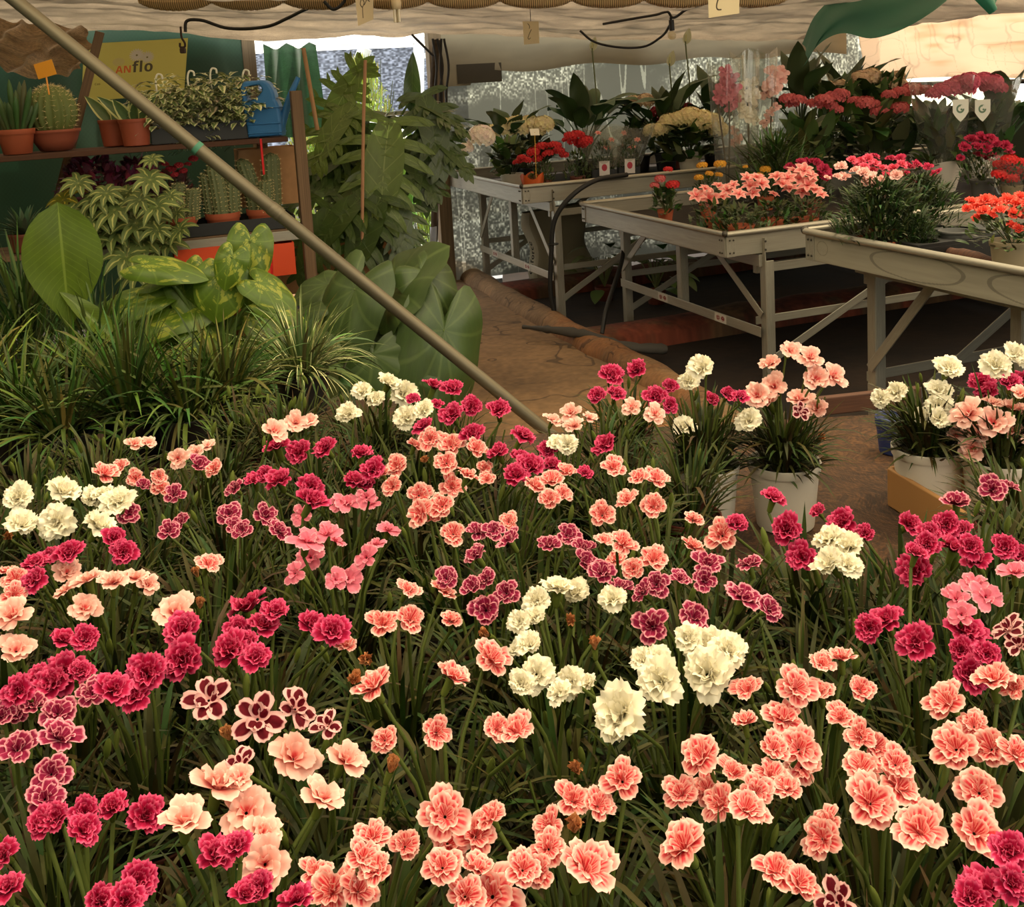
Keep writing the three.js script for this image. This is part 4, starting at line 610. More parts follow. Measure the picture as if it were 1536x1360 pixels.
bush(T, 'star-flowered pink azalea crowded with blooms, third along the bench', 'azalea', { t: [2, 1160, 0.22], pot: [0.06, 0.09, terracotta], fol: 'small', fr: 0.2, fh: 0.19, y0: 0.0, hd: [[1165, 266, 26], [1175, 278, 30], [1182, 268, 26], [1186, 284, 26], [1160, 292, 18], [1190, 258, 24]], hk: 'star', hm: FM.star });
bush(T, 'star-flowered pink azalea next to the rose bush', 'azalea', { t: [2, 1208, 0.18], pot: [0.07, 0.08, terracotta], fol: 'small', fr: 0.2, fh: 0.19, y0: 0.0, hd: [[1198, 270, 28], [1205, 256, 28], [1212, 278, 30], [1222, 286, 28], [1232, 293, 20], [1204, 288, 24], [1216, 264, 22]], hk: 'star', hm: FM.star });
bush('potted_azalea', 'crimson azalea behind the star-flowered ones', 'azalea', { t: [2, 1215, 0.65], pot: [0.06, 0.09, brownPot], fol: 'small', fr: 0.17, fh: 0.2, hd: [[1185, 252, 16], [1200, 246, 18], [1222, 246, 20], [1236, 256, 20], [1240, 268, 18], [1228, 264, 18], [1210, 244, 16]], hk: 'rose', hm: FM.magenta });
bush('fern_palm', 'fine-leaved green parlour palm behind the yellow kalanchoe', 'palm', { t: [2, 1165, 1.2], pot: [0.07, 0.1, black], fol: 'fern', fr: 0.36, fh: 0.3 });
// orchids in tall clear sleeves
function orchid(label, t, topY, r, hm, fl, stems) {
  const b = on(...t), z = -b.z, at = project(b), o = thing('sleeved_orchid', label, 'orchid', b); part('pot', potGeo(0.055, 0.1), clear, o); const hgt = Z(at[0], topY, z).y - b.y;
  for (const [x, y, w] of fl) { const q = Z(x, y, z + rr(-0.04, 0.04)), m = part('flower', blooms.open[Math.floor(rnd() * 3)], hm, o, q.sub(b)); m.scale.setScalar(px2m(w, b) * 1.1); m.quaternion.setFromUnitVectors(UP, V(rr(-0.5, 0.5), 0.3, 1).normalize()); }
  for (const [x, y] of stems) part('stem', tubeGeo([V(0, 0.08, 0), Z(lerp(at[0], x, 0.5), lerp(at[1], y, 0.5), z).sub(b).add(V(0.01, 0, 0)), Z(x, y, z).sub(b)], 0.006, 12, 6), M(rgb(86, 74, 50), 0.7), o);
  const g = new G(); for (let k = 0; k < 6; k++) { const a = k / 6 * TAU, d = V(Math.cos(a), 0.5, Math.sin(a)).normalize(); g.tint(rgb(48, 66, 36)).leaf(V(0, 0.09, 0), d, UP, 0.17, 0.06, { prof: LANCE, droop: 1, nt: 5 }); } stuff(part('foliage', g.build(), leafGloss, o));
  sleeve(o, 0.02, 0.055, hgt, r, clear, 'sleeve', at[0]);
}
orchid('pink orchid in a tall clear sleeve', [2, 1092, 1.4], 92, 0.1, flowerM(226, 130, 150), [[1088, 108, 18], [1096, 116, 20], [1084, 128, 20], [1098, 132, 22], [1090, 142, 22], [1074, 144, 16], [1100, 150, 20], [1080, 152, 16], [1092, 160, 16]], [[1092, 110], [1076, 150]]);
orchid('white orchid in a tall clear sleeve beside the pink one', [2, 1122, 1.42], 80, 0.09, FM.white, [[1127, 126, 18], [1115, 136, 24], [1128, 145, 22], [1116, 152, 24], [1126, 162, 22], [1118, 172, 20], [1128, 180, 18], [1112, 160, 18]], [[1120, 130]]);
orchid('pale blush orchid in a clear sleeve next to the red hydrangeas', [2, 1144, 1.46], 76, 0.11, FM.blush, [[1158, 112, 24], [1168, 120, 22], [1172, 108, 18], [1154, 128, 22], [1150, 140, 18], [1160, 134, 18], [1164, 160, 12], [1156, 168, 12], [1150, 178, 14], [1146, 186, 12], [1100, 195, 12], [1106, 208, 14], [1100, 214, 12]], [[1160, 115], [1150, 180]]);
bush('potted_hydrangea', 'dusky pink hydrangea with flat heads nearest the sleeved orchids', 'hydrangea', { t: [2, 1215, 1.4], pot: [0.08, 0.12, black], fol: 'broad', fr: 0.3, fh: 0.42, hd: [[1182, 148, 26], [1196, 150, 26], [1188, 156, 20], [1222, 156, 24], [1236, 150, 28], [1252, 146, 30], [1262, 140, 24], [1246, 158, 22]], hk: 'kal', hm: FM.dusty });
bush('potted_hydrangea', 'dusky pink hydrangea with lower scattered heads, middle of the row', 'hydrangea', { t: [2, 1310, 1.35], pot: [0.08, 0.12, black], fol: 'broad', fr: 0.34, fh: 0.42, hd: [[1298, 154, 28], [1310, 156, 20], [1320, 168, 28], [1255, 165, 20], [1350, 162, 26], [1335, 142, 24], [1352, 138, 26], [1368, 134, 30], [1385, 136, 28], [1280, 150, 18]], hk: 'kal', hm: FM.dusty });
for (const [x, hdl, lab] of [[1255, [[1245, 134, 26], [1260, 132, 28]], 'faded beige hydrangea behind the dusky pink row, first'], [1305, [[1290, 120, 30], [1306, 116, 30], [1300, 128, 24]], 'tallest faded beige hydrangea beside the dark leaves'], [1340, [[1330, 124, 30], [1345, 118, 26], [1350, 126, 22]], 'faded beige hydrangea in front of the sunlit film']])
  bush('potted_hydrangea', lab, 'hydrangea', { t: [1, x, 0.35], pot: [0.08, 0.12, black], fol: 'broad', fr: 0.28, fh: 0.52, hd: hdl, hk: 'hyd', hm: FM.antique });
spath('peace lily with broad dark leaves in front of the film corner', [1, 1265, 0.75], 0.62, 20);
spath('tall dark-leaved plant beside the hanging green tarpaulin', [1, 1200, 0.6], 0.7, 9);
spath('leafy plant at the far right behind the logo sleeves', [2, 1525, 1.2], 0.6, 16);
spath('dark leafy plant filling in behind the dusky hydrangeas', [2, 1400, 1.3], 0.45, 18);
// pink hydrangeas in printed clear sleeves and white paper pots
const cardTex = tex(96, 128, (u, v) => { const r = Math.hypot(u - 0.48, (v - 0.58) * 1.33), sw = Math.abs(r - 0.2) < 0.055 && !(u > 0.5 && v > 0.58 && v < 0.74) || Math.hypot(u - 0.55, (v - 0.55) * 1.33) < 0.06; return sw ? [92, 120, 96] : [222, 222, 210]; });
for (const [x, by, z, hdl, cx, lab, gr] of [[1412, 284, -on(2, 1412, 1.0).z, [[1400, 142, 22], [1412, 136, 26], [1428, 132, 30], [1440, 126, 30], [1454, 122, 30], [1450, 134, 26]], 1441, 'pink hydrangea in a logo sleeve with a folded white paper pot'], [1478, 282, -on(2, 1478, 1.0).z, [[1464, 124, 26], [1476, 120, 26], [1490, 124, 28], [1500, 132, 22], [1482, 130, 24]], 1474, 'pink hydrangea in a logo sleeve behind the magenta azalea']])
  bush('sleeved_hydrangea', lab, 'hydrangea', { t: [2, x, 1.0], pot: [0.075, 0.12, paper], fol: 'broad', fr: 0.2, fh: 0.4, hd: hdl, hk: 'hyd', hm: FM.pink, extra: (o, b) => {
    const top = Z(x, 118, z).y - b.y; sleeve(o, 0.12, 0.085, top, 0.19, clear, 'sleeve', x);
    const pm = M(rgb(226, 222, 212), 0.8); part('paper_wrap', new G().grid((u, v) => { const a = u * TAU, r = lerp(0.078, 0.125, v), k = Math.abs(Math.cos(a - 1.57)); return V(Math.cos(a) * r, v * (0.13 + 0.07 * k), Math.sin(a) * r); }, 32, 3).build(), pm, o);
    const s = new THREE.Shape(); s.moveTo(-0.048, 0.06); s.lineTo(0.048, 0.06); s.lineTo(0.048, -0.015); s.quadraticCurveTo(0.03, -0.05, 0, -0.075); s.quadraticCurveTo(-0.03, -0.05, -0.048, -0.015); const g = new THREE.ShapeGeometry(s), uv = g.attributes.uv, pp = g.attributes.position; for (let i = 0; i < uv.count; i++) uv.setXY(i, pp.getX(i) / 0.096 + 0.5, (pp.getY(i) + 0.075) / 0.135);
    part('card', g, M(0xffffff, 0.7, { map: cardTex }), o, Z(cx, 164, z - 0.19).sub(o.position));
  } });
bush('potted_azalea', 'magenta azalea in a dark pot in front of the logo sleeves', 'azalea', { t: [2, 1474, 0.6], pot: [0.07, 0.11, greyPot], fol: 'small', fr: 0.18, fh: 0.24, hd: [[1446, 222, 18], [1456, 212, 20], [1470, 208, 22], [1484, 210, 20], [1494, 220, 20], [1464, 222, 20], [1478, 224, 20], [1508, 220, 18], [1514, 230, 14], [1440, 238, 14], [1478, 240, 18], [1490, 236, 16], [1466, 234, 16]], hk: 'rose', hm: FM.magenta });
bush('wrapped_kalanchoe', 'bright red kalanchoe in a clear sleeve at the right edge', 'kalanchoe', { t: [2, 1518, 0.35], pot: [0.06, 0.1, beigePot], fol: 'small', fr: 0.14, fh: 0.16, hd: [[1500, 246, 20], [1514, 240, 24], [1528, 244, 24], [1500, 262, 24], [1516, 266, 26], [1532, 262, 24], [1508, 254, 20], [1524, 254, 20]], hm: flowerM(214, 20, 22), extra: (o) => sleeve(o, 0.04, 0.065, 0.24, 0.14, clear, 'sleeve') });
/* bench with the stained side */
bush('potted_rose', 'bushy miniature rose with pale pink blooms in a wide terracotta pot', 'rose', { t: [3, 1294, 1.33], pot: [0.1, 0.07, terracotta], fol: 'feather', fr: 0.22, fh: 0.25, hd: [[1256, 266, 14], [1266, 268, 20], [1262, 251, 18], [1283, 257, 16], [1296, 262, 22], [1306, 270, 24], [1298, 275, 16], [1344, 264, 20], [1333, 293, 15], [1310, 280, 16], [1322, 270, 14], [1240, 268, 12]], hk: 'rose', hm: FM.blush });
bush('potted_rose', 'miniature rose with deep pink blooms behind the pale one', 'rose', { t: [3, 1326, 1.42], pot: [0.06, 0.09, terracotta], fol: 'feather', fr: 0.24, fh: 0.24, hd: [[1278, 242, 16], [1290, 244, 18], [1302, 240, 18], [1312, 248, 18], [1322, 254, 18], [1328, 264, 16], [1296, 252, 16], [1308, 258, 16], [1340, 254, 18], [1352, 248, 16], [1284, 246, 14]], hk: 'rose', hm: FM.rosepink });
bush('potted_rose', 'miniature rose with crimson blooms beside the black carrying tray', 'rose', { t: [3, 1378, 1.42], pot: [0.06, 0.09, brownPot], fol: 'feather', fr: 0.22, fh: 0.22, hd: [[1336, 240, 16], [1350, 240, 18], [1362, 252, 18], [1374, 248, 16], [1366, 274, 14], [1380, 285, 14], [1382, 302, 10], [1358, 262, 14], [1400, 262, 14], [1408, 258, 12], [1312, 236, 14], [1392, 252, 16]], hk: 'rose', hm: FM.magenta });
bush('potted_herb', 'small white-flowered filler plant beside the rose bush', 'potted plant', { t: [3, 1376, 1.22], pot: [0.04, 0.06, greyPot], fol: 'feather', fr: 0.1, fh: 0.13, hd: [[1372, 318, 5], [1378, 316, 5]], hk: 'kal', hm: FM.white });
{ // black carrying tray with round holes, some holding empty pots
  const b = on(3, 1412, 1.25), o = thing('carrying_tray', 'black plastic carrying tray with empty grey pots', 'tray', b); o.rotation.y = YAW;
  const s = new THREE.Shape(); s.moveTo(-0.22, -0.13); s.lineTo(0.22, -0.13); s.lineTo(0.22, 0.13); s.lineTo(-0.22, 0.13); for (let i = 0; i < 3; i++) for (let j = 0; j < 2; j++) { const h = new THREE.Path(); h.absarc(-0.14 + i * 0.14, -0.063 + j * 0.126, 0.054, 0, TAU, true); s.holes.push(h); }
  part('tray_top', new THREE.ExtrudeGeometry(s, { depth: 0.012, bevelEnabled: false, curveSegments: 14 }).rotateX(-Math.PI / 2).translate(0, 0.06, 0), black, o);
  for (const [w, x, z] of [[0, 0.22, 0], [0, -0.22, 0], [1, 0, 0.13], [1, 0, -0.13]]) part('tray_side', (w ? box(0.44, 0.06, 0.006) : box(0.006, 0.06, 0.26)).translate(x, 0.03, z), black, o);
  for (const [i, j] of [[1, 0], [2, 0], [1, 1]]) { const q = V(-0.14 + i * 0.14, 0.005, 0.063 - j * 0.126), e = thing('empty_pot', 'empty grey nursery pot set in the black carrying tray', 'pot', q.applyAxisAngle(UP, YAW).add(b), 'empty pots in the carrying tray'); part('pot', lathe([[0, 0], [0.035, 0], [0.05, 0.08], [0.056, 0.082], [0.056, 0.09], [0.05, 0.09], [0.034, 0.006], [0, 0.006]]), greyPot, e); }
}
bush('potted_azalea', 'coral azalea in a beige pot at the bench end', 'azalea', { t: [3, 1520, 0.85], pot: [0.07, 0.11, beigePot], fol: 'small', fr: 0.19, fh: 0.14, hd: [[1456, 305, 22], [1466, 312, 22], [1478, 302, 22], [1490, 306, 24], [1500, 318, 22], [1476, 318, 20], [1468, 328, 18], [1512, 302, 24], [1524, 308, 24], [1530, 298, 22], [1520, 322, 20], [1532, 326, 22], [1516, 340, 20], [1526, 345, 18], [1486, 324, 16], [1450, 314, 16], [1538, 310, 24]], hk: 'rose', hm: FM.coral });
{ const a = P(1395, 378, S3 + 0.02), c = P(1500, 400, S3 + 0.02), o = thing('bark_log', 'rough bark log lying in the tray before the beige pot', 'log', V(0, 0, 0)); part('log', new G().tube(curve([a, a.clone().lerp(c, 0.5).add(V(0, 0.01, 0)), c], 20), (v) => 0.022 + 0.008 * noise(v * 12, 2), 0, 10, true).build(), darkWood, o); }

/* ---------- under the benches ---------- */
{ // sack of substrate
  const b = P(845, 428, FLOOR), o = thing('substrate_sack', 'grey sack of potting substrate with dark lettering under the doorway bench', 'sack', V(b.x, FLOOR, b.z)); o.rotation.y = 0.15; o.rotation.z = 0.1;
  const c = document.createElement('canvas'); c.width = 256; c.height = 384; const x = c.getContext('2d'); x.fillStyle = 'rgb(150,142,118)'; x.fillRect(0, 0, 256, 384); x.fillStyle = 'rgb(178,172,150)'; x.fillRect(0, 0, 66, 384); x.save(); x.translate(38, 300); x.rotate(-Math.PI / 2); x.fillStyle = 'rgb(40,38,30)'; x.font = 'bold 44px sans-serif'; x.fillText('enforce', 0, 0); x.restore(); for (let k = 0; k < 14; k++) x.fillRect(46 + (k % 3), 110 + k * 13, 9, 7);
  const t = new THREE.CanvasTexture(c); t.colorSpace = THREE.SRGBColorSpace;
  const g = new G().grid((u, v) => { const a = (u - 0.5) * TAU, k = Math.pow(Math.sin(Math.PI * clamp(v, 0.05, 0.95)), 0.3), wx = 0.26 * (0.9 + 0.1 * Math.sin(v * 9)), wz = 0.12 * k, q = (e) => Math.sign(e) * Math.pow(Math.abs(e), 0.6); return V(q(Math.sin(a)) * wx * (0.85 + 0.15 * k), v * 0.6 + 0.01, q(Math.cos(a)) * wz + 0.01 * noise(u * 12, v * 9)); }, 36, 14);
  const bg = g.build(), uv = bg.attributes.uv; for (let i = 0; i < uv.count; i++) uv.setX(i, clamp((uv.getX(i) - 0.25) * 2)); part('sack', bg, M(0xffffff, 0.8, { map: t }), o);
}
{ const b = P(765, 402, FLOOR), o = thing('small_bag', 'small pale bag slumped under the doorway bench', 'bag', b); part('bag', new G().grid((u, v) => { const a = u * TAU, r = 0.13 * Math.pow(Math.sin(Math.PI * clamp(v * 0.95 + 0.04)), 0.5) * (1 + 0.12 * noise(u * 6, v * 5)); return V(Math.cos(a) * r, v * 0.22, Math.sin(a) * r * 0.7); }, 20, 8).build(), M(rgb(176, 168, 150), 0.9), o); }
part('crate', rbox(0.75, 0.5, 0.5, 0.01).translate(0, 0.25, 0), M(rgb(112, 98, 78), 0.9, { map: woodTex }), thing('wooden_crate', 'plain wooden crate standing under the doorway bench', 'crate', V(P(785, 400, FLOOR).x + 0.05, FLOOR, P(785, 400, FLOOR).z - 0.1)));
function trailing(label, at, h, r) { const b = P(at[0], at[1], h), o = thing('trailing_pothos', label, 'potted plant', b); part('pot', potGeo(0.07, 0.1), brownPot, o); for (let k = 0; k < 16; k++) { const a = rnd() * TAU, l = rr(0.3, 1) * r, g = new G(); g.tint(rgb(rr(70, 100), rr(100, 126), rr(40, 56))).leaf(V(Math.cos(a) * l, rr(0.1, 0.42), Math.sin(a) * l), V(Math.cos(a), rr(-0.4, 0.4), Math.sin(a)), UP, 0.15, 0.1, { prof: OVATE, droop: 1, nt: 5, nu: 2 }); g.tint(rgb(110, 118, 66)).tube([V(0, 0.1, 0), V(Math.cos(a) * l * 0.5, 0.3, Math.sin(a) * l * 0.5), V(Math.cos(a) * l, 0.28, Math.sin(a) * l)], 0.004, 0.003, 4); part('leaf', g.build(), leafGloss, o); } }
trailing('pothos with light green leaves growing between the benches', [908, 450], FLOOR, 0.26); trailing('pothos in deep shade under the middle bench', [985, 455], FLOOR, 0.24);
{ const o = thing('irrigation_hose', 'black irrigation hose climbing the bench leg and arching over the trays', 'hose'), z = -P(836, 480).z - 0.08; part('hose', tubeGeo([Z(833, 475, z), Z(826, 440, z), Z(827, 380, z), Z(832, 330, z), Z(855, 296, z), Z(890, 272, z + 0.05), Z(940, 262, z + 0.3)], 0.016, 40, 8), blackRubber, o); part('clip', new THREE.TorusGeometry(0.03, 0.004, 5, 14).rotateX(1.57), blackRubber, o, Z(830, 366, z)); }
part('hose', tubeGeo([Z(903, 500, 5.55), Z(908, 470, 5.6), Z(922, 425, 5.8), Z(934, 385, 6.1), Z(936, 350, 6.3)], 0.013, 24, 7), blackRubber, thing('feed_hose', 'black feed hose rising from the ground to the middle bench', 'hose'));
part('pipe', new G().tube(curve([P(785, 490, 0.07), P(830, 495, 0.08), P(880, 502, 0.07), P(940, 520, 0.05), P(1000, 524, 0.02)], 30), (v) => 0.009 + 0.012 * smooth(0, 0.4, v) + 0.012 * noise(v * 40, 4), 0, 9, true).build(), M(rgb(66, 62, 56), 0.8), thing('ground_pipe', 'dirty black supply pipe lying across the path kerb', 'pipe'));

/* ---------- steel prop running down across the view ---------- */
{
  const a = Z(10, -10, 3.75), b = Z(812, 640, 3.95), d = b.clone().sub(a), end = a.clone().addScaledVector(d, (FLOOR - a.y) / d.y), top = a.clone().addScaledVector(d, -0.06);
  const o = thing('steel_prop', 'grey steel pipe prop leaning diagonally across the greenhouse', 'pipe');
  part('pipe', new G().tube([top, top.clone().lerp(end, 0.33), top.clone().lerp(end, 0.66), end], 0.025, 0.025, 16, true).build(), steel, o);
  const at = (x, y) => { const r = rayOf(x, y); let best = null, bd = 9; for (let k = 0; k <= 400; k++) { const q = top.clone().lerp(end, k / 400), p = project(q), e = Math.abs(p[0] - x); if (e < bd) { bd = e; best = q; } } return best; };
  const ring = (x, y, r, h, m, name) => { const g = new THREE.CylinderGeometry(r, r, h, 16, 1, true); const e = part(name, g, m, o, at(x, y)); e.quaternion.setFromUnitVectors(UP, d.clone().normalize()); };
  ring(296, 226, 0.0262, 0.02, M(rgb(70, 130, 104), 0.7), 'twine'); ring(412, 322, 0.0275, 0.05, steel, 'coupling');
}
/* ---------- plant rack ---------- */
const R0 = V(-2.4, 0, -4.62), rackAt = (t, h, back = 0) => V(R0.x, h, R0.z).addScaledVector(BD, t).addScaledVector(AD, -back);
const RL = 1.42, q1 = Z(60, 232, 4.66), q2 = Z(430, 204, 5.03), SH1 = (q1.y + q2.y) / 2, SH2 = Z(330, 352, 4.98).y;
{
  const o = thing('plant_rack', 'wooden plant rack with two shelves beside the doorway', 'rack', V(R0.x, FLOOR, R0.z)), L = (v) => v.sub(o.position);
  for (const k of [0, 1, 2]) part('shelf_board', barGeo(L(rackAt(-0.35, SH1 - 0.015, 0.06 + k * 0.13)), L(rackAt(RL - 0.02, SH1 - 0.015, 0.06 + k * 0.13)), 0.122, 0.025), darkWood, o);
  for (const k of [0, 1, 2]) part('shelf_board', barGeo(L(rackAt(-0.35, SH2 - 0.015, 0.06 + k * 0.13)), L(rackAt(RL - 0.02, SH2 - 0.015, 0.06 + k * 0.13)), 0.122, 0.025), wood, o);
  part('edge_strip', barGeo(L(rackAt(0.2, SH2 - 0.035, -0.02)), L(rackAt(RL, SH2 - 0.035, -0.02)), 0.012, 0.05), alu, o);
  for (const [t, b, h] of [[-0.02, 0, SH1 - 0.1], [RL + 0.03, -0.04, SH1 + 0.22], [RL - 0.1, 0.42, SH1]]) part('post', barGeo(L(rackAt(t, FLOOR, b)), L(rackAt(t, h, b)), 0.05, 0.055, BD), wood, o);
  part('post', barGeo(L(rackAt(0.12, SH2 - 0.3, 0.5)), L(Z(150, 48, 5.3)), 0.045, 0.045), wood, o);
}
const shelf = (px, h, back) => { let t = 0; for (let k = 0; k <= 400; k++) { const tt = -0.4 + k / 400 * 2.2; if (project(rackAt(tt, h, back))[0] <= px) t = tt; } return rackAt(t, h, back); };
function ontoShelf(name, label, cat, px, h, back = 0.18, group) { const p = shelf(px, h, back); p.y += 0.001; return thing(name, label, cat, p, group); }
// succulent with upright fingers
const succM = M(0xffffff, 0.5, { vertexColors: true });
{
  const o = ontoShelf('potted_succulent', 'finger-leaved green succulent in a square terracotta pot', 'succulent', 28, SH1, 0.12);
  part('pot', lathe([[0, 0], [0.062, 0], [0.078, 0.09], [0.084, 0.09], [0.086, 0.115], [0.078, 0.115], [0.07, 0.1], [0, 0.1]], 24), terracotta, o);
  for (let k = 0; k < 18; k++) { const a = k * 2.4, r = 0.02 + 0.05 * rnd(), h = rr(0.12, 0.26), l = rr(0.02, 0.11), g = new G().tint(rgb(rr(62, 84), rr(86, 104), rr(44, 58))); g.tube(curve([V(Math.cos(a) * r, 0.1, Math.sin(a) * r), V(Math.cos(a) * (r + l * 0.5), 0.1 + h * 0.6, Math.sin(a) * (r + l * 0.5)), V(Math.cos(a) * (r + l * 0.8), 0.1 + h, Math.sin(a) * (r + l * 0.8))], 7), (v) => [0.007, 0.009, 0.011, 0.013, 0.0135, 0.013, 0.01, 0.002][Math.round(v * 7)], 0, 7); part('leaf', g.build(), succM, o); }
}
// cacti: ribbed bodies, spines along the ribs
const spineM = M(rgb(226, 206, 150), 0.6);
function cactusBody(o, r, h, ribs, pos, round, col, spines, lean = V(0, 0, 0), fuzz) {
  const prof = round ? (v) => Math.sin(Math.PI * (0.14 + 0.86 * v) * 0.995) : (v) => v < 0.82 ? 0.86 + 0.14 * Math.sin(v * 3) : Math.sqrt(Math.max(0, 1 - Math.pow((v - 0.82) / 0.18, 2)));
  const pt = (a, v, k) => { const rb = 1 + 0.09 * Math.cos(a * ribs) * (ribs ? 1 : 0); const y = round ? h * 0.5 * (1 - Math.cos(Math.PI * (0.14 + 0.86 * v))) / 1 : v * h; return V(Math.cos(a) * r * prof(v) * rb * k, y, Math.sin(a) * r * prof(v) * rb * k).addScaledVector(lean, v * v).add(pos); };
  const b = part('cactus_body', new G().grid((u, v) => pt(u * TAU, v, 1), Math.max(24, ribs * 4), 18).build(), M(col, 0.65), o), g = new G();
  for (let k = 0; k < ribs; k++) for (let j = 0; j < spines; j++) { const a = k / ribs * TAU, v = (j + 0.5) / spines, c = pt(a, v, 1.0), n = pt(a, v, 1.2).sub(pt(a, v, 1)).normalize(); for (let s = 0; s < 4; s++) { const d = n.clone().multiplyScalar(0.5).add(V(rr(-1, 1), rr(-0.6, 1), rr(-1, 1)).multiplyScalar(0.6)).normalize().multiplyScalar(fuzz), e = V(d.z, d.x, d.y).normalize().multiplyScalar(0.0011); g.v(c.clone().sub(e), 0, 0); g.v(c.clone().add(e), 1, 0); g.v(c.clone().add(d), 0, 1); const n0 = g.p.length / 3; g.i.push(n0 - 3, n0 - 2, n0 - 1); } }
  stuff(part('spines', g.build(), spineM, b)); return b;
}
{
  const o = ontoShelf('barrel_cactus', 'round golden-spined barrel cactus in a shallow terracotta bowl', 'cactus', 86, SH1, 0.22);
  part('bowl', lathe([[0, 0], [0.07, 0], [0.1, 0.05], [0.112, 0.085], [0.118, 0.085], [0.12, 0.1], [0.112, 0.1], [0.1, 0.085], [0, 0.085]]), M(rgb(150, 78, 54), 0.75), o);
  cactusBody(o, 0.105, 0.25, 18, V(0, 0.06, 0), true, rgb(104, 116, 58), 13, V(0, 0, 0), 0.022);
}
{ const p = Z(75, 152, 4.72), o = thing('orange_tag', 'bright orange plant tag stuck behind the barrel cactus', 'tag', p); part('stem', barGeo(V(0, 0.03, 0), V(-0.004, 0.115, 0), 0.014, 0.003), M(rgb(240, 160, 40), 0.5), o); part('tag_plate', rbox(0.088, 0.07, 0.003).rotateZ(0.22).translate(-0.005, 0.145, 0), M(rgb(244, 164, 42), 0.5), o); }
// two pots of variegated snake plant
const sansTex = tex(64, 64, (u, v) => { const s = Math.abs(u * 2 - 1); return s > 0.72 ? [208, 206, 138] : mix3([78, 102, 60], [104, 126, 76], fbm(u, v, 6, 3)); });
const sansM = MP(0xffffff, 0.45, { map: sansTex, transmission: 0.12, thickness: 0 });
for (const [px, back, lab, lf] of [[176, 0.26, 'brown plastic pot standing behind the snake plant', 2], [206, 0.1, 'snake plant with cream-edged leaves in a brown plastic pot', 7]]) {
  const o = ontoShelf('snake_plant', lab, 'potted plant', px, SH1, back); part('pot', potGeo(0.075, 0.13), M(rgb(150, 72, 46), 0.6), o); part('soil', disc(0.068), soilM, o, V(0, 0.112, 0));
  for (let k = 0; k < lf; k++) { const a = 3.6 + k * 0.95, d = V(Math.cos(a) * 0.75, 1, Math.sin(a) * 0.6 + 0.1).normalize(); part('leaf', new G().leaf(V(Math.cos(a) * 0.02, 0.11, Math.sin(a) * 0.02), d, V(0, 0.4, 1), rr(0.13, 0.2), 0.062, { prof: LANCE, droop: rr(0.1, 0.7), fold: 0.35, nt: 6, nu: 4 }).build(), sansM, o); }
}
// long trough of hanging-pot wandering jew, white hooks showing
const tradTex = tex(64, 64, (u, v) => { const s = Math.abs(u * 2 - 1), st = noise(u * 7, 2) > 0.6; return st || s > 0.8 ? [232, 230, 184] : [128, 150, 88]; });
const tradM = MP(0xffffff, 0.5, { map: tradTex, transmission: 0.2, thickness: 0, vertexColors: true });
{
  const c = ontoShelf('planter_trough', 'long black trough under the variegated trailing plants', 'planter', 318, SH1, 0.2); c.rotation.y = YAW;
  part('trough', mergeGeometries([box(0.56, 0.09, 0.006).translate(0, 0.045, 0.11), box(0.56, 0.09, 0.006).translate(0, 0.045, -0.11), box(0.006, 0.09, 0.22).translate(0.28, 0.045, 0), box(0.006, 0.09, 0.22).translate(-0.28, 0.045, 0), box(0.56, 0.006, 0.22).translate(0, 0.003, 0)]), black, c);
  [252, 292, 332, 372].forEach((px, i) => {
    const p = shelf(px, SH1, 0.2); p.y += 0.012; const o = thing('hanging_pot', 'variegated trailing plant in a white hooked hanging pot in the black trough', 'potted plant', p, 'hanging pots in the black trough');
    part('pot', potGeo(0.062, 0.09), M(rgb(214, 212, 200), 0.5), o);
    const g = new G(); for (let k = 0; k < 330; k++) { const a = rnd() * TAU, r = 0.17 * Math.sqrt(rnd()), h = 0.08 + rr(-0.03, 0.25) * (1 - 0.6 * (r / 0.17) ** 2), f = rr(0.75, 1.15), purple = rnd() < 0.1; g.tint(purple ? [0.75 * f, 0.6 * f, 0.72 * f] : [f, f, f * 0.95]); const d = V(Math.cos(a), rr(-0.3, 0.7), Math.sin(a)).normalize(); g.leaf(V(Math.cos(a) * r, h, Math.sin(a) * r), d, UP, rr(0.05, 0.085), rr(0.028, 0.042), { prof: OVATE, droop: 1, nt: 3 }); }
    for (let k = 0; k < 3; k++) { const a = rr(0.4, 2.7); for (let j = 0; j < 7; j++) g.tint([1, 0.95, 0.95]).leaf(V(Math.cos(a) * 0.12, 0.08 - j * 0.022, Math.sin(a) * 0.1 + 0.03), V(j % 2 ? 1 : -1, -0.4, 0.5), UP, 0.04, 0.02, { prof: OVATE, droop: 1, nt: 3 }); }
    stuff(part('foliage', g.build(), tradM, o));
    const hk = M(rgb(226, 222, 206), 0.5), hx = (i % 2 ? 0.01 : -0.015), top = 0.3 + 0.008 * (i % 3); part('hook', tubeGeo([V(hx, top - 0.07, 0.03), V(hx, top, 0.03), V(hx + 0.012, top + 0.025, 0.03), V(hx + 0.03, top + 0.02, 0.03), V(hx + 0.032, top, 0.03)], 0.005, 18, 7), hk, o);
    for (const a of [0.6, 2.6, 4.6]) part('hanger_wire', tubeGeo([V(hx, top - 0.07, 0.03), V(Math.cos(a) * 0.062, 0.09, Math.sin(a) * 0.062)], 0.0035, 4, 5), hk, o);
  });
}
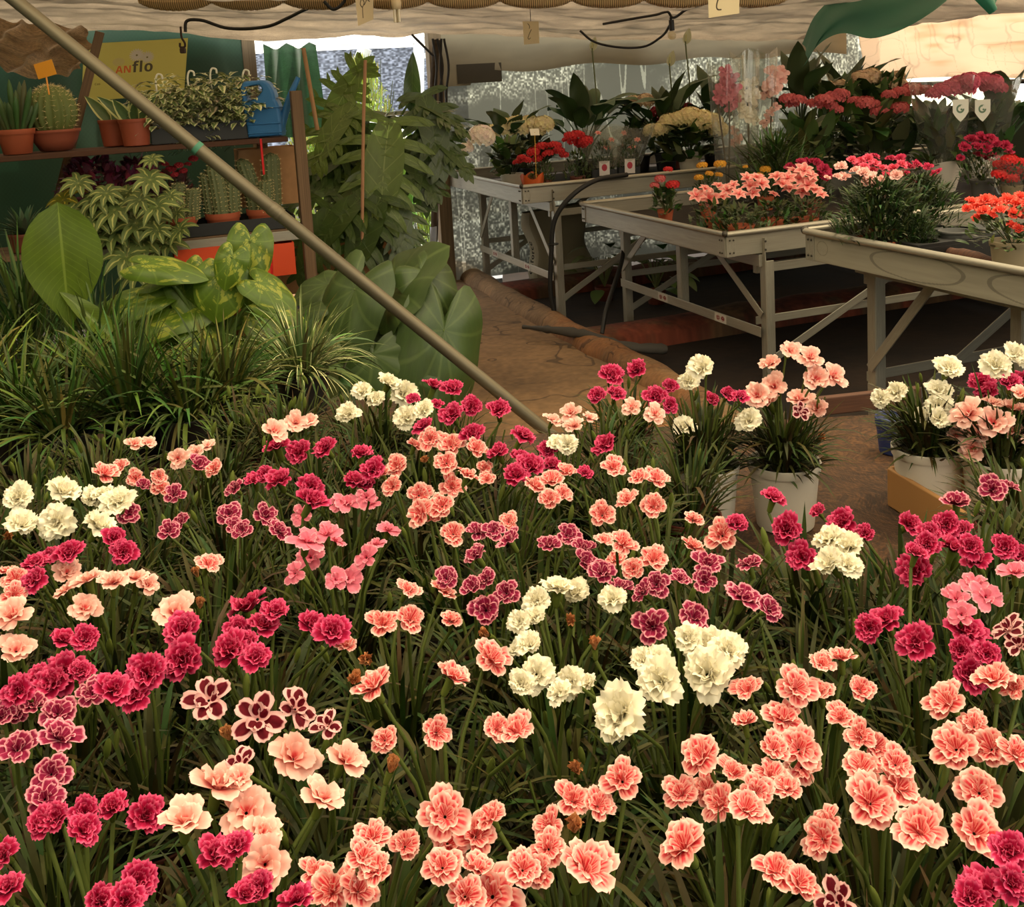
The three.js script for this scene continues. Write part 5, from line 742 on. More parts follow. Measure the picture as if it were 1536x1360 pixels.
{ // watering can: moulded flat-sided body with the handle opening cut through it, and a long spout
  const o = ontoShelf('watering_can', 'blue plastic watering can at the end of the top shelf', 'watering can', 402, SH1, 0.1), bm = M(rgb(50, 112, 168), 0.45), k = 0.000412, m = (u, v) => [(u - 280) * k, (880 - v) * k];
  const s = new THREE.Shape(); s.moveTo(...m(80, 880)); s.lineTo(...m(490, 875)); s.quadraticCurveTo(...m(505, 800), ...m(490, 620)); s.quadraticCurveTo(...m(485, 480), ...m(442, 435)); s.quadraticCurveTo(...m(440, 320), ...m(390, 250)); s.quadraticCurveTo(...m(350, 200), ...m(290, 198)); s.lineTo(...m(110, 200)); s.quadraticCurveTo(...m(40, 210), ...m(36, 320)); s.quadraticCurveTo(...m(40, 500), ...m(66, 700)); s.closePath();
  const hole = new THREE.Path(); hole.moveTo(...m(110, 262)); hole.lineTo(...m(260, 258)); hole.quadraticCurveTo(...m(310, 290), ...m(285, 340)); hole.quadraticCurveTo(...m(240, 390), ...m(190, 420)); hole.lineTo(...m(110, 440)); hole.quadraticCurveTo(...m(90, 350), ...m(110, 262)); s.holes.push(hole);
  part('body', new THREE.ExtrudeGeometry(s, { depth: 0.075, bevelThickness: 0.018, bevelSize: 0.012, bevelOffset: -0.012, bevelSegments: 4, curveSegments: 10 }).translate(0, 0, -0.0375), bm, o);
  for (const v of [530, 720, 830]) part('rib', rbox(0.17, 0.006, 0.125, 0.003).translate(0.004, (880 - v) * k, 0), bm, o);
  part('spout', new G().tube(curve([V(...m(440, 790), 0), V(...m(520, 620), 0), V(...m(610, 400), 0), V(...m(722, 190), 0)], 14), (v) => lerp(0.03, 0.0125, Math.pow(v, 0.55)), 0, 14).build(), bm, o);
}
// second shelf
const sp2 = SH2;
{ const c = shelf(330, sp2, 0.16), o = thing('black_drip_tray', 'long black drip tray under the cactus pots', 'tray', V(c.x, sp2 + 0.001, c.z)); o.rotation.y = YAW; part('tray', mergeGeometries([box(0.72, 0.06, 0.005).translate(0, 0.03, 0.15), box(0.72, 0.06, 0.005).translate(0, 0.03, -0.15), box(0.005, 0.06, 0.3).translate(0.36, 0.03, 0), box(0.005, 0.06, 0.3).translate(-0.36, 0.03, 0), box(0.72, 0.005, 0.3).translate(0, 0.003, 0)]), black, o); }
function cactusPot(label, px, back, bodies, potR = 0.085) {
  const o = ontoShelf('potted_cactus', label, 'cactus', px, sp2 + 0.006, back); part('pot', lathe([[0, 0], [potR * 0.8, 0], [potR * 0.95, 0.06], [potR, 0.06], [potR * 1.03, 0.09], [potR * 0.95, 0.09], [potR * 0.9, 0.075], [0, 0.075]]), terracotta, o); part('soil', disc(potR * 0.9), soilM, o, V(0, 0.076, 0));
  for (const [x, z, r, h, l] of bodies) cactusBody(o, r, h, 11, V(x, 0.07, z), false, rgb(96, 104, 66), 12, V(l, 0, 0), 0.012);
}
cactusPot('columnar grey-green cactus cluster in a terracotta pot under the steel prop', 338, 0.12, [[-0.05, 0.01, 0.036, 0.23, -0.01], [0.0, 0.03, 0.038, 0.27, -0.02], [0.052, -0.01, 0.036, 0.22, 0.01]]);
cactusPot('tall cactus pair with pale spines in a terracotta pot near the rack post', 398, 0.14, [[-0.045, -0.01, 0.04, 0.28, -0.05], [0.045, -0.02, 0.045, 0.3, 0.01], [0.025, 0.05, 0.036, 0.17, 0.01]]);
cactusPot('low dark cactus cluster beside the variegated umbrella plant', 275, 0.1, [[-0.005, 0.03, 0.036, 0.13, 0], [-0.005, -0.03, 0.036, 0.19, 0], [0.058, 0, 0.034, 0.16, 0.02], [-0.065, 0.0, 0.036, 0.12, -0.01]], 0.08);
const hb = (px, back) => { const p = shelf(px, sp2, back); return [px, project(p)[1], -p.z]; };
FOL.purple = [foliage(61, 420, { l: [0.12, 0.22], w: 0.8, c: [[110, 150], [44, 64], [66, 92]] })]; FOL.wine = [foliage(62, 300, { l: [0.16, 0.28], w: 0.6, c: [[86, 118], [46, 62], [44, 58]] })];
for (const [px, fol, w, hgt, lab, hd, hm] of [[150, 'purple', 0.26, 0.36, 'purple-leaved oxalis on the lower shelf', [], null], [215, 'purple', 0.2, 0.34, 'second purple-leaved oxalis beside the red begonia', [], null], [265, 'wine', 0.17, 0.24, 'red-flowered begonia with dark leaves on the lower shelf', [[246, 246, 14], [256, 254, 16], [268, 248, 14], [290, 238, 14], [242, 262, 12], [262, 262, 12], [282, 246, 10], [275, 256, 12]], flowerM(176, 34, 48)]]) {
  const [x, y, z] = hb(px, 0.28); bush('shelf_begonia', lab, 'potted plant', { at: [x, y], z, pot: [0.07, 0.1, brownPot], fol, fr: w, fh: hgt, hd, hk: 'kal', hm, y0: 0.08 });
}
// variegated umbrella plants
const schTex = tex(64, 64, (u, v) => { const s = Math.abs(u * 2 - 1 + 0.25 * (noise(v * 6, 3) - 0.5)); return mix3(mix3([112, 128, 66], [84, 104, 52], fbm(u, v, 5, 3)), [188, 188, 112], smooth(0.24, 0.1, s)); });
const schM = MP(0xffffff, 0.5, { map: schTex, vertexColors: true, transmission: 0.15, thickness: 0 });
function umbrellaPlant(label, px, h0, back, rosettes, zoff = 0) {
  const o = ontoShelf('umbrella_plant', label, 'potted plant', px, h0, back); part('pot', potGeo(0.075, 0.12), brownPot, o);
  for (const [x, y, w, yel] of rosettes) {
    const q = Z(x, y, -o.position.z - 0.08 + rr(-0.1, 0.06)).sub(o.position), r = px2m(w, o.position) * 0.6, g = new G(), n = V(rr(-0.3, 0.3), 0.75, 0.6).normalize(), s = n.clone().cross(V(1, 0, 0.2)).normalize(), t = n.clone().cross(s), a0 = rnd() * 6;
    for (let k = 0; k < 8; k++) { const a = a0 + k / 8 * TAU, f = rr(0.85, 1.15); g.tint(yel ? [1.5, 1.1, 0.35] : [f, f, f]); g.leaf(q, s.clone().multiplyScalar(Math.cos(a)).addScaledVector(t, Math.sin(a)).addScaledVector(n, 0.25), n, r * rr(0.85, 1.1), r * 0.36, { prof: LANCE, droop: 1.3, fold: 0.2, nt: 5 }); }
    const ros = part('leaf_rosette', g.build(), schM, o); part('stalk', tubeGeo([V(0, 0.1, 0), q.clone().multiplyScalar(0.5).add(V(0, 0.07, 0)), q], 0.0035, 8, 5), M(rgb(112, 116, 62), 0.7), ros);
  }
}
umbrellaPlant('variegated umbrella plant with cream-centred leaflets beside the low cacti', 205, sp2, 0.02, [[118, 275, 50], [95, 300, 60, 1], [145, 300, 60], [225, 270, 60], [172, 315, 70], [205, 335, 70], [140, 330, 60], [235, 310, 60], [255, 295, 40], [170, 350, 80], [120, 345, 60], [215, 360, 70], [90, 330, 50], [235, 345, 50], [228, 240, 36], [190, 290, 50], [150, 370, 60], [270, 345, 50], [105, 320, 60], [130, 310, 50], [185, 345, 70], [225, 330, 60], [250, 365, 60], [130, 365, 60], [190, 385, 70], [230, 395, 60], [80, 350, 50], [160, 290, 50], [210, 300, 50], [265, 320, 40], [110, 370, 60], [205, 410, 60]]);
{ // small rosette succulent at the far left
  const o = ontoShelf('rosette_agave', 'grey-green rosette agave at the left end of the lower shelf', 'succulent', 42, sp2, 0.1); part('pot', potGeo(0.08, 0.09), brownPot, o); const g = new G();
  for (let k = 0; k < 46; k++) { const a = k * 2.4, e = 0.15 + k / 46 * 1.1; g.tint(rgb(rr(84, 104), rr(104, 120), rr(76, 90))); const d = V(Math.cos(a) * Math.cos(e), Math.sin(e), Math.sin(a) * Math.cos(e)); g.leaf(V(0, 0.08, 0), d, UP, rr(0.12, 0.17), 0.026, { prof: LANCE, droop: 0.2, fold: 0.4, nt: 4 }); } stuff(part('foliage', g.build(), green, o));
}
// below the rack
function boxy(name, label, cat, px, py, w, h, d, mat, z, turn = YAW) { const c = Z(px, py, z), o = thing(name, label, cat, V(c.x, c.y, c.z)); o.rotation.y = turn; part('side_panel', box(w, h, 0.006).translate(0, h / 2, d / 2), mat, o); part('side_panel', box(w, h, 0.006).translate(0, h / 2, -d / 2), mat, o); part('side_panel', box(0.006, h, d).translate(w / 2, h / 2, 0), mat, o); part('side_panel', box(0.006, h, d).translate(-w / 2, h / 2, 0), mat, o); part('bottom', box(w, 0.006, d).translate(0, 0.003, 0), mat, o); return o; }
const orange = M(rgb(214, 72, 24), 0.55);
boxy('orange_crate', 'orange plastic crate under the rack behind the moss poles', 'crate', 318, 412, 0.34, 0.16, 0.28, orange, 5.05); boxy('orange_crate', 'second orange plastic crate under the rack with a red stake before it', 'crate', 405, 408, 0.22, 0.16, 0.28, orange, 5.15);
boxy('cardboard_box', 'open cardboard box beside the foot of the lobed-leaf plant', 'box', 572, 428, 0.36, 0.34, 0.3, cardboard, 6.0, 0.1); boxy('cardboard_box', 'cardboard box under the rack behind the wooden post', 'box', 470, 430, 0.44, 0.36, 0.3, cardboard, 5.9);
boxy('cardboard_box', 'cardboard box on the lower shelf behind the red stake', 'box', 405, 305, 0.3, 0.3, 0.2, cardboard, 5.45);
for (const [x0, y0, x1, y1, z, lab] of [[396, 262, 391, 208, 4.95, 'red plastic stake standing beside the tall cactus pair'], [408, 412, 406, 362, 4.9, 'red plastic stake in front of the orange crates']]) { const a = Z(x0, y0, z), o = thing('red_stake', lab, 'stake', a); part('stake', barGeo(V(0, 0, 0), Z(x1, y1, z).sub(a), 0.022, 0.008), M(rgb(206, 26, 32), 0.45), o); }
/* banner on the green tarpaulin */
{
  const c = document.createElement('canvas'); c.width = 1024; c.height = 640; const x = c.getContext('2d');
  x.fillStyle = 'rgb(206,199,104)'; x.fillRect(0, 0, 1024, 640); x.strokeStyle = 'rgba(206,200,110,1)'; x.lineWidth = 6; for (let k = 0; k < 9; k++) { x.beginPath(); x.moveTo(150 + k * 70, 260); x.quadraticCurveTo(200 + k * 60, 120, 120 + k * 110, 10); x.stroke(); }
  const daisy = (cx, cy, r, col) => { x.fillStyle = col; for (let k = 0; k < 18; k++) { x.save(); x.translate(cx, cy); x.rotate(k / 18 * TAU); x.beginPath(); x.ellipse(r * 0.58, 0, r * 0.44, r * 0.1, 0, 0, TAU); x.fill(); x.restore(); } x.fillStyle = 'rgb(120,112,70)'; x.beginPath(); x.arc(cx, cy, r * 0.14, 0, TAU); x.fill(); };
  daisy(520, 160, 75, 'rgb(206,200,186)'); daisy(625, 190, 70, 'rgb(200,194,176)'); x.fillStyle = 'rgb(200,190,120)'; x.beginPath(); x.ellipse(345, 225, 60, 45, 0, 0, TAU); x.fill();
  x.textBaseline = 'alphabetic'; x.fillStyle = 'rgb(214,104,48)'; x.font = 'bold 112px sans-serif'; x.fillText('AN', 318, 352); x.fillStyle = 'rgb(84,78,58)'; x.font = 'bold 168px sans-serif'; x.fillText('flo', 478, 352);
  x.fillStyle = 'rgb(120,110,50)'; x.font = 'bold 34px sans-serif'; x.fillText('Cas', 120, 470); x.fillStyle = 'rgb(206,140,60)'; x.fillRect(30, 270, 60, 40);
  const t = new THREE.CanvasTexture(c); t.colorSpace = THREE.SRGBColorSpace; const o = thing('advert_banner', 'yellow-green flower banner with orange and grey lettering on the green tarpaulin', 'banner');
  const hit = (px, py) => { const r = rayOf(px, py), n = AD, k = wallAt(0).addScaledVector(AD, 0.13).sub(camera.position).dot(n) / r.dot(n); return camera.position.clone().addScaledVector(r, k); };
  const a = hit(122, 152), b = hit(276, 141), d = hit(126, 66), e = hit(282, 57), g = new G(); g.grid((u, v) => a.clone().lerp(b, u).lerp(d.clone().lerp(e, u), v).addScaledVector(AD, 0.01 * Math.sin(u * 7)), 12, 4); part('banner', g.build(), M(0xffffff, 0.7, { map: t }), o);
}
/* ---------- big-leaved plants at the left ---------- */
const veinTex = (base, vein, lat, patch) => tex(256, 256, (u, v) => { const s = Math.abs(u * 2 - 1), n = fbm(u, v, 5, 4); let c = base.map((k) => k * (0.85 + 0.3 * n)); if (patch) { const p = fbm(u * 1.3, v * 0.7, 6, 4); if (p > 0.54) c = mix3(c, patch, smooth(0.54, 0.62, p)); } const l = Math.abs(((v + s * 0.22) * lat) % 1 - 0.5); const k = Math.max(smooth(0.05, 0.02, s), smooth(0.06, 0.025, Math.abs(l - 0.0)) * (s < 0.95 ? 0.7 : 0)); return mix3(c, vein, k); });
// heart blades are laid out around the stalk: u the turn, v out to the edge
const heartTex = (base, vein, patch) => tex(512, 256, (u, v) => { const a = Math.abs(u - 0.5) * 2, n = fbm(u, v, 6, 5); let c = base.map((k) => k * (0.86 + 0.28 * n)); if (patch) { const p = fbm(u * 2, v, 7, 4); c = mix3(c, patch, smooth(0.52, 0.6, p) * 0.9); } let k = 0; for (const [m, bend] of [[0, 0], [0.14, 0.05], [0.3, 0.06], [0.47, 0.05], [0.66, 0.03], [0.82, 0]]) k = Math.max(k, smooth(0.016, 0.005, Math.abs(a - m - bend * v * v) * (0.25 + v)) * (m ? 0.75 : 1)); k = Math.max(k, 0.25 * smooth(0.03, 0.0, Math.abs((v * 7 + a * 9) % 1 - 0.5) - 0.02)); return mix3(c, vein, k); });
const bigM = (t, tr = 0.2) => MP(0xffffff, 0.42, { map: t, transmission: tr, thickness: 0 });
const earM = bigM(heartTex([72, 94, 44], [94, 114, 60])), bananaM = bigM(veinTex([104, 130, 26], [140, 164, 62], 18), 0.45), pothosM = bigM(heartTex([98, 128, 32], [116, 144, 46], [180, 186, 70]), 0.25), philoM = bigM(veinTex([66, 88, 34], [92, 112, 54], 5), 0.3), philoLightM = bigM(veinTex([104, 126, 48], [136, 154, 78], 5), 0.35);
const stalkM = M(rgb(96, 118, 56), 0.55);
function bigLeaf(o, crown, px, py, z, len, wid, deg, mat, { prof = HEART, lobe = 0.22, droop = 0.6, fold = 0.12, wave = 0.06, face = [0.55, 0.6], lobes = 0, tw = 0, stalk = true } = {}) {
  const c = Z(px, py, z), L = px2m(len, c), W = px2m(wid, c), a = deg * Math.PI / 180, d = RIGHT.clone().multiplyScalar(Math.cos(a)).addScaledVector(DOWN, Math.sin(a)).addScaledVector(AHEAD, -0.15).normalize();
  const n = camera.position.clone().sub(c).normalize().multiplyScalar(face[0]).addScaledVector(UP, face[1]); n.addScaledVector(RIGHT, tw).addScaledVector(d, -n.dot(d)).normalize();
  const base = c.clone().addScaledVector(d, -L * (prof === HEART ? 0.18 : 0.42)).sub(o.position), g = new G();
  if (prof === HEART) g.heart(base, d, n, L * 1.1, W * 1.0, { droop, fold, ph: px });
  else if (!lobes) g.leaf(base, d, n, L, W, { prof, lobe, droop, fold, wave, nt: 12, nu: 8, ph: px });
  else { // deeply cut leaf: a narrow blade and pairs of lobes along the rib
    const rib = []; { let c0 = base.clone(), dd = d.clone(); for (let k = 0; k <= 10; k++) { rib.push([c0.clone(), dd.clone()]); c0.addScaledVector(dd, L / 10); dd.y -= droop / 10; dd.normalize(); } }
    g.leaf(base, d, n, L, W * 0.44, { prof: (t) => Math.pow(Math.sin(Math.PI * (0.14 + t * 0.84)), 0.7), droop, fold, nt: 10, nu: 4 });
    const s = d.clone().cross(n).normalize();
    for (let k = 0; k < lobes; k++) { const t = (k + 0.3) / lobes, [p, dd] = rib[Math.round(t * 10)], w = W * 0.54 * Math.pow(Math.sin(Math.PI * (0.3 + 0.6 * t)), 0.7) * rr(0.85, 1.12); for (const e of [-1, 1]) { const ld = s.clone().multiplyScalar(e).addScaledVector(dd, -0.35 + t * 1.5).addScaledVector(n, 0.04).normalize(), lw = L / lobes * 0.66; g.leaf(p, ld, n, w, lw, { prof: (q) => (0.8 + 0.35 * Math.sin(q * 3)) * Math.pow(1 - q ** 5, 0.6), droop: droop * 0.7, fold: 0.1, wave: 0.1, nt: 7, nu: 2, ph: k + px }); g.leaf(p.clone().addScaledVector(ld, w * 0.62), ld.clone().addScaledVector(dd, 0.75).normalize(), n, w * 0.34, lw * 0.5, { prof: OVATE, droop: droop * 0.4, nt: 4, nu: 2 }); } }
    g.leaf(rib[9][0], rib[9][1], n, L * 0.24, W * 0.2, { prof: OVATE, droop: 0.3, nt: 5, nu: 2 });
  }
  const m = part('leaf', g.build(), mat, o);
  if (stalk) part('petiole', tubeGeo([crown, crown.clone().lerp(base, 0.55).add(V(0, 0.1, 0)), base], 0.011, 10, 6, 0.006), stalkM, m);
  return m;
}
seed = 777;
{ // elephant ears
  const b = P(560, 560, FLOOR), p = V(-0.62, FLOOR, -4.35), o = thing('elephant_ear', 'elephant ear plant with huge veined leaves beside the path', 'potted plant', p), cr_ = V(0, 0.25, 0); part('pot', potGeo(0.13, 0.22), black, o);
  for (const [x, y, z, l, w, a, op] of [[600, 425, 4.35, 130, 170, -50, { face: [0.3, 0.9] }], [645, 420, 4.3, 90, 90, 50, { droop: 1 }], [450, 470, 4.3, 120, 60, -30, { face: [0.3, 0.6], tw: -0.6 }], [430, 545, 4.2, 90, 90, 130, {}], [520, 462, 4.2, 175, 120, 112, { tw: -0.25 }], [556, 558, 4.12, 150, 205, 97, { fold: 0.05 }], [662, 535, 4.15, 220, 135, 96, { tw: 0.35 }], [610, 520, 4.3, 130, 90, 80, { tw: 0.5 }], [480, 430, 4.4, 70, 60, 160, {}]]) bigLeaf(o, cr_, x, y, z, l, w, a, earM, op);
}
{ // banana
  const p = V(Z(100, 560, 3.7).x, FLOOR, -3.75), o = thing('banana_plant', 'young banana plant raising one broad lime green leaf', 'potted plant', p), cr_ = V(0, 0.35, 0); part('pot', potGeo(0.12, 0.2), black, o); part('trunk', tubeGeo([V(0, 0.15, 0), V(0, 0.4, 0)], 0.03, 4, 9), stalkM, o);
  bigLeaf(o, cr_, 97, 412, 3.7, 190, 112, -92, bananaM, { prof: (t) => t < 0.56 ? 0.06 + 0.94 * Math.sin(Math.PI / 2 * Math.pow(t / 0.56, 1.15)) : Math.pow(Math.max(0, 1 - Math.pow((t - 0.56) / 0.44, 2.2)), 0.7), lobe: 0, droop: -0.05, fold: 0.06, wave: 0.02, face: [1, 0.1] });
  bigLeaf(o, cr_, 140, 478, 3.7, 110, 34, -130, bananaM, { prof: LANCE, lobe: 0, droop: 0.3, fold: 0.5, face: [0.6, 0.5] });
}
{ // pothos on coir poles
  const p = V(Z(320, 520, 4.1).x, FLOOR, -4.15), o = thing('pothos_on_pole', 'marbled golden pothos climbing coir poles', 'potted plant', p), cr_ = V(0, 0.45, 0); part('pot', potGeo(0.13, 0.22), black, o);
  const coir = M(rgb(176, 116, 66), 0.95, { bumpMap: tex(64, 128, (u, v) => { const k = 255 * noise(u * 12, v * 40 + u * 8); return [k, k, k]; }, false), bumpScale: 0.01 });
  for (const [x, y] of [[287, 388], [347, 374]]) { const t = Z(x, y, 4.2).sub(p); part('moss_pole', lathe([[0.027, 0], [0.027, t.y - 0.02], [0.02, t.y - 0.004], [0, t.y]], 12), coir, o, V(t.x, 0, t.z)); }
  for (const [x, y, l, w, a, op] of [[375, 376, 84, 66, 95, { face: [1, 0.25] }], [236, 398, 110, 54, 10, { face: [0.5, 0.5] }], [245, 418, 90, 40, -15, { face: [0.2, 0.9] }], [330, 430, 80, 80, 95, {}], [300, 420, 70, 60, 100, {}], [368, 415, 80, 60, 75, {}], [400, 432, 86, 56, 30, {}], [200, 458, 110, 56, -25, { fold: 0.5, face: [0.6, 0.4] }], [262, 470, 130, 80, 168, { fold: 0.3 }], [262, 482, 90, 90, 100, {}], [350, 470, 120, 60, -20, { face: [0.4, 0.7] }], [300, 505, 70, 56, 60, {}], [322, 512, 60, 50, 100, {}], [375, 525, 96, 56, 18, {}], [415, 462, 80, 36, 20, {}], [270, 530, 100, 50, 160, {}], [225, 520, 100, 60, 110, {}], [345, 395, 60, 50, 110, {}], [285, 440, 90, 60, 60, {}], [160, 500, 110, 70, 120, {}], [330, 560, 90, 60, 70, {}], [400, 500, 80, 50, 60, {}], [300, 470, 90, 70, 80, {}]]) bigLeaf(o, cr_, x, y, 4.1 + rr(-0.12, 0.1), l, w * 1.05, a + rr(-6, 6), pothosM, { ...op });
}
{ // split-leaf philodendron
  const p = V(Z(545, 400, 5.9).x, FLOOR, -5.9), o = thing('split_leaf_philodendron', 'tall philodendron with deeply cut leaves in the doorway', 'potted plant', p), cr_ = V(0, 0.75, 0); part('pot', potGeo(0.17, 0.26), black, o); part('trunk', tubeGeo([V(0, 0.2, 0), V(0.02, 0.5, 0), V(0, 0.8, 0)], 0.05, 8, 9), M(rgb(92, 84, 56), 0.9), o);
  for (const [x, y, z, l, w, a, lt, op] of [[508, 150, 5.8, 120, 90, -75, 1, {}], [500, 190, 5.7, 110, 90, 130, 1, {}], [520, 210, 5.8, 100, 80, 110, 0, {}], [575, 245, 5.6, 150, 140, 95, 1, {}], [540, 260, 5.7, 110, 90, 140, 1, {}], [620, 240, 5.8, 110, 90, 30, 0, {}], [650, 190, 5.8, 120, 100, 70, 0, {}], [655, 160, 5.85, 100, 70, 10, 0, { face: [0.3, 0.8] }], [560, 165, 5.95, 110, 60, -10, 0, { face: [0.2, 0.9] }], [600, 165, 5.9, 120, 60, -10, 0, { face: [0.2, 0.9] }], [640, 235, 5.8, 130, 80, 85, 0, {}], [672, 215, 5.8, 100, 60, 40, 0, {}], [618, 130, 5.9, 90, 26, -85, 0, { lobes: 0, prof: LANCE, lobe: 0 }], [525, 300, 5.6, 120, 110, 150, 1, {}], [590, 300, 5.6, 120, 110, 60, 0, {}], [545, 345, 5.5, 130, 120, 115, 0, {}], [500, 330, 5.5, 120, 110, 140, 0, {}], [600, 340, 5.6, 90, 90, 60, 0, {}], [480, 280, 5.7, 110, 80, 170, 0, {}], [450, 250, 5.8, 110, 70, 190, 0, {}], [470, 355, 5.5, 110, 100, 120, 0, {}], [490, 240, 5.8, 100, 90, 160, 0, {}], [530, 240, 5.9, 120, 100, 100, 0, {}], [560, 320, 5.7, 120, 110, 90, 0, {}]]) bigLeaf(o, cr_, x, y, z, l, w, a + rr(-8, 8), lt ? philoLightM : philoM, { lobes: 7, droop: 0.75, prof: OVATE, ...op });
  part('cane', tubeGeo([Z(543, 400, 5.5).sub(p), Z(545, 200, 5.5).sub(p), Z(548, 90, 5.5).sub(p)], 0.009, 8, 6), M(rgb(176, 130, 96), 0.8), o);
}
part('cane', tubeGeo([Z(476, 195, 5.35), Z(465, 130, 5.35), Z(455, 72, 5.35)], 0.011, 8, 6), M(rgb(168, 128, 88), 0.8), thing('bamboo_cane', 'bare bamboo cane leaning by the rack post', 'cane'));
// grassy lilyturf tufts at the bench's left, in pots
function grassClump(label, px, py, hgt, n, spread, col, stripe, zz, name = 'lilyturf') {
  const q = zz ? Z(px, py, zz) : P(px, py, BENCH), o = thing(name, label, 'grass plant', V(q.x, BENCH + 0.001, q.z)); part('pot', potGeo(0.08, 0.13), black, o); const g = new G();
  for (let k = 0; k < n; k++) { const a = rnd() * TAU, e = rr(0.5, 1.5), r = 0.05 * rnd(), f = rr(0.75, 1.2), yel = rnd() < 0.015; g.tint(yel ? rgb(120, 104, 52) : rgb(rr(...col[0]) * f, rr(...col[1]) * f, rr(...col[2]) * f)); const d = V(Math.cos(a) * Math.cos(e) * spread, Math.sin(e), Math.sin(a) * Math.cos(e) * spread).normalize(); g.leaf(V(Math.cos(a) * r, 0.11, Math.sin(a) * r), d, V(-d.x * 0.3, 1, -d.z * 0.3 + 0.02), hgt * rr(0.6, 1.1), rr(0.008, 0.015), { prof: BLADE, droop: rr(0.4, 2.2), fold: 0.35, nt: 8, nu: 2, twist: rr(-0.8, 0.8) }); if (stripe && rnd() < 0.6) { g.tint(rgb(206, 208, 150)); g.leaf(V(Math.cos(a) * r, 0.113, Math.sin(a) * r), d, V(-d.x * 0.3, 1, 0.02), hgt * rr(0.6, 1), 0.004, { prof: BLADE, droop: rr(0.6, 2.2), fold: 0.3, nt: 8 }); } }
  stuff(part('foliage', g.build(), green, o));
}
const gc = [[52, 80], [70, 98], [26, 40]];
grassClump('tall upright lilyturf clump in front of the banana plant', 205, 690, 0.32, 220, 0.8, gc);
grassClump('lilyturf clump with fanned blades in front of the marbled pothos', 345, 660, 0.27, 220, 1.1, [[60, 88], [72, 98], [28, 42]]);
grassClump('sprawling lilyturf clump at the far left of the bench', 40, 700, 0.27, 200, 1.1, gc);
grassClump('low lilyturf clump filling the corner below the tall one', 105, 720, 0.26, 150, 1.3, gc);
grassClump('spider plant with cream-striped blades beside the elephant ears', 460, 640, 0.26, 150, 1.1, [[78, 104], [94, 120], [50, 66]], true, 2.95, 'spider_plant');
grassClump('lilyturf clump tucked behind the sprawling ones', 120, 640, 0.22, 150, 1.1, gc, false, 2.98);
grassClump('lilyturf clump between the fanned one and the carnations', 290, 700, 0.28, 130, 1.2, gc, false, 2.6);
grassClump('arching yellow-tinged grass at the left edge of the bench', -25, 640, 0.33, 90, 0.9, [[90, 124], [104, 130], [40, 56]], false, 2.9);
// leafy undergrowth on the ground behind
for (const [x, y, z, r, h, k, lab] of [[40, 520, 4.1, 0.36, 0.5, 'fern', 'fine-leaved spider grass on the ground below the agave'], [150, 560, 3.75, 0.3, 0.4, 'fern', 'fine-leaved undergrowth below the banana leaf'], [440, 600, 3.75, 0.32, 0.4, 'broad', 'broad-leaved shade plant at the foot of the elephant ears']]) { const c = Z(x, y, z), o = thing('shade_plant', lab, 'potted plant', V(c.x, FLOOR, c.z)); part('pot', potGeo(0.12, 0.2), black, o); const f = stuff(part('foliage', FOL[k][0], leafGloss, o, V(0, 0.15, 0))); f.scale.set(r, Math.max(0.2, c.y + h * 0.5 - FLOOR - 0.15), r); }
// sunlit plants outdoors
{
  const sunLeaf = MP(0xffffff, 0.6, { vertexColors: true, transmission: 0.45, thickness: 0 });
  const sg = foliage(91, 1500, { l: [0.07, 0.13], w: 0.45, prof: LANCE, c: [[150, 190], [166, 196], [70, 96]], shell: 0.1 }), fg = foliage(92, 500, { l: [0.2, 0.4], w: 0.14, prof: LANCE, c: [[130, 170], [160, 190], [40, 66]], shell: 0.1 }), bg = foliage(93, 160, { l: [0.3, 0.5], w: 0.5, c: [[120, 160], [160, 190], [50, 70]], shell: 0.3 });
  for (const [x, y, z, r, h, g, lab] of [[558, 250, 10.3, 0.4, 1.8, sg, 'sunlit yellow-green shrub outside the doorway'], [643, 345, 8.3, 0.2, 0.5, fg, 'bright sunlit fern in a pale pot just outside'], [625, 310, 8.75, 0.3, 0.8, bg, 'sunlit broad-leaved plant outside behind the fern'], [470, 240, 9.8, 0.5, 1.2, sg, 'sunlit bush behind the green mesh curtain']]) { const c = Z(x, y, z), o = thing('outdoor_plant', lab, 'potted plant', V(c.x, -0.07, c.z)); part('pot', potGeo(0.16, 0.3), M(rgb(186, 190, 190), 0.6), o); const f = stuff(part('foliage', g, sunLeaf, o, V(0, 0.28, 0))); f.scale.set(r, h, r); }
}
/* ---------- hanging from the roof ---------- */
function strokes(list, w = 128, h = 192, bg = [206, 188, 150]) { const c = document.createElement('canvas'); c.width = w; c.height = h; const x = c.getContext('2d'); x.fillStyle = `rgb(${bg})`; x.fillRect(0, 0, w, h); x.strokeStyle = 'rgb(60,48,34)'; x.lineWidth = 5; x.lineCap = 'round'; for (const l of list) { x.beginPath(); x.moveTo(...l[0]); for (const q of l.slice(1)) x.quadraticCurveTo(...q); x.stroke(); } const t = new THREE.CanvasTexture(c); t.colorSpace = THREE.SRGBColorSpace; return t; }
function card(label, corners, z, t) { const o = thing('hanging_card', label, 'card'), [a, b, c, d] = corners.map(([x, y, dz = 0]) => Z(x, y, z + dz)); part('card', new G().grid((u, v) => d.clone().lerp(c, u).lerp(a.clone().lerp(b, u), v), 2, 2).build(), M(0xffffff, 0.85, { map: t }), o); part('string', tubeGeo([a.clone().lerp(b, 0.5), a.clone().lerp(b, 0.5).add(V(0, 0.1, 0))], 0.002, 2, 4), blackRubber, o); }
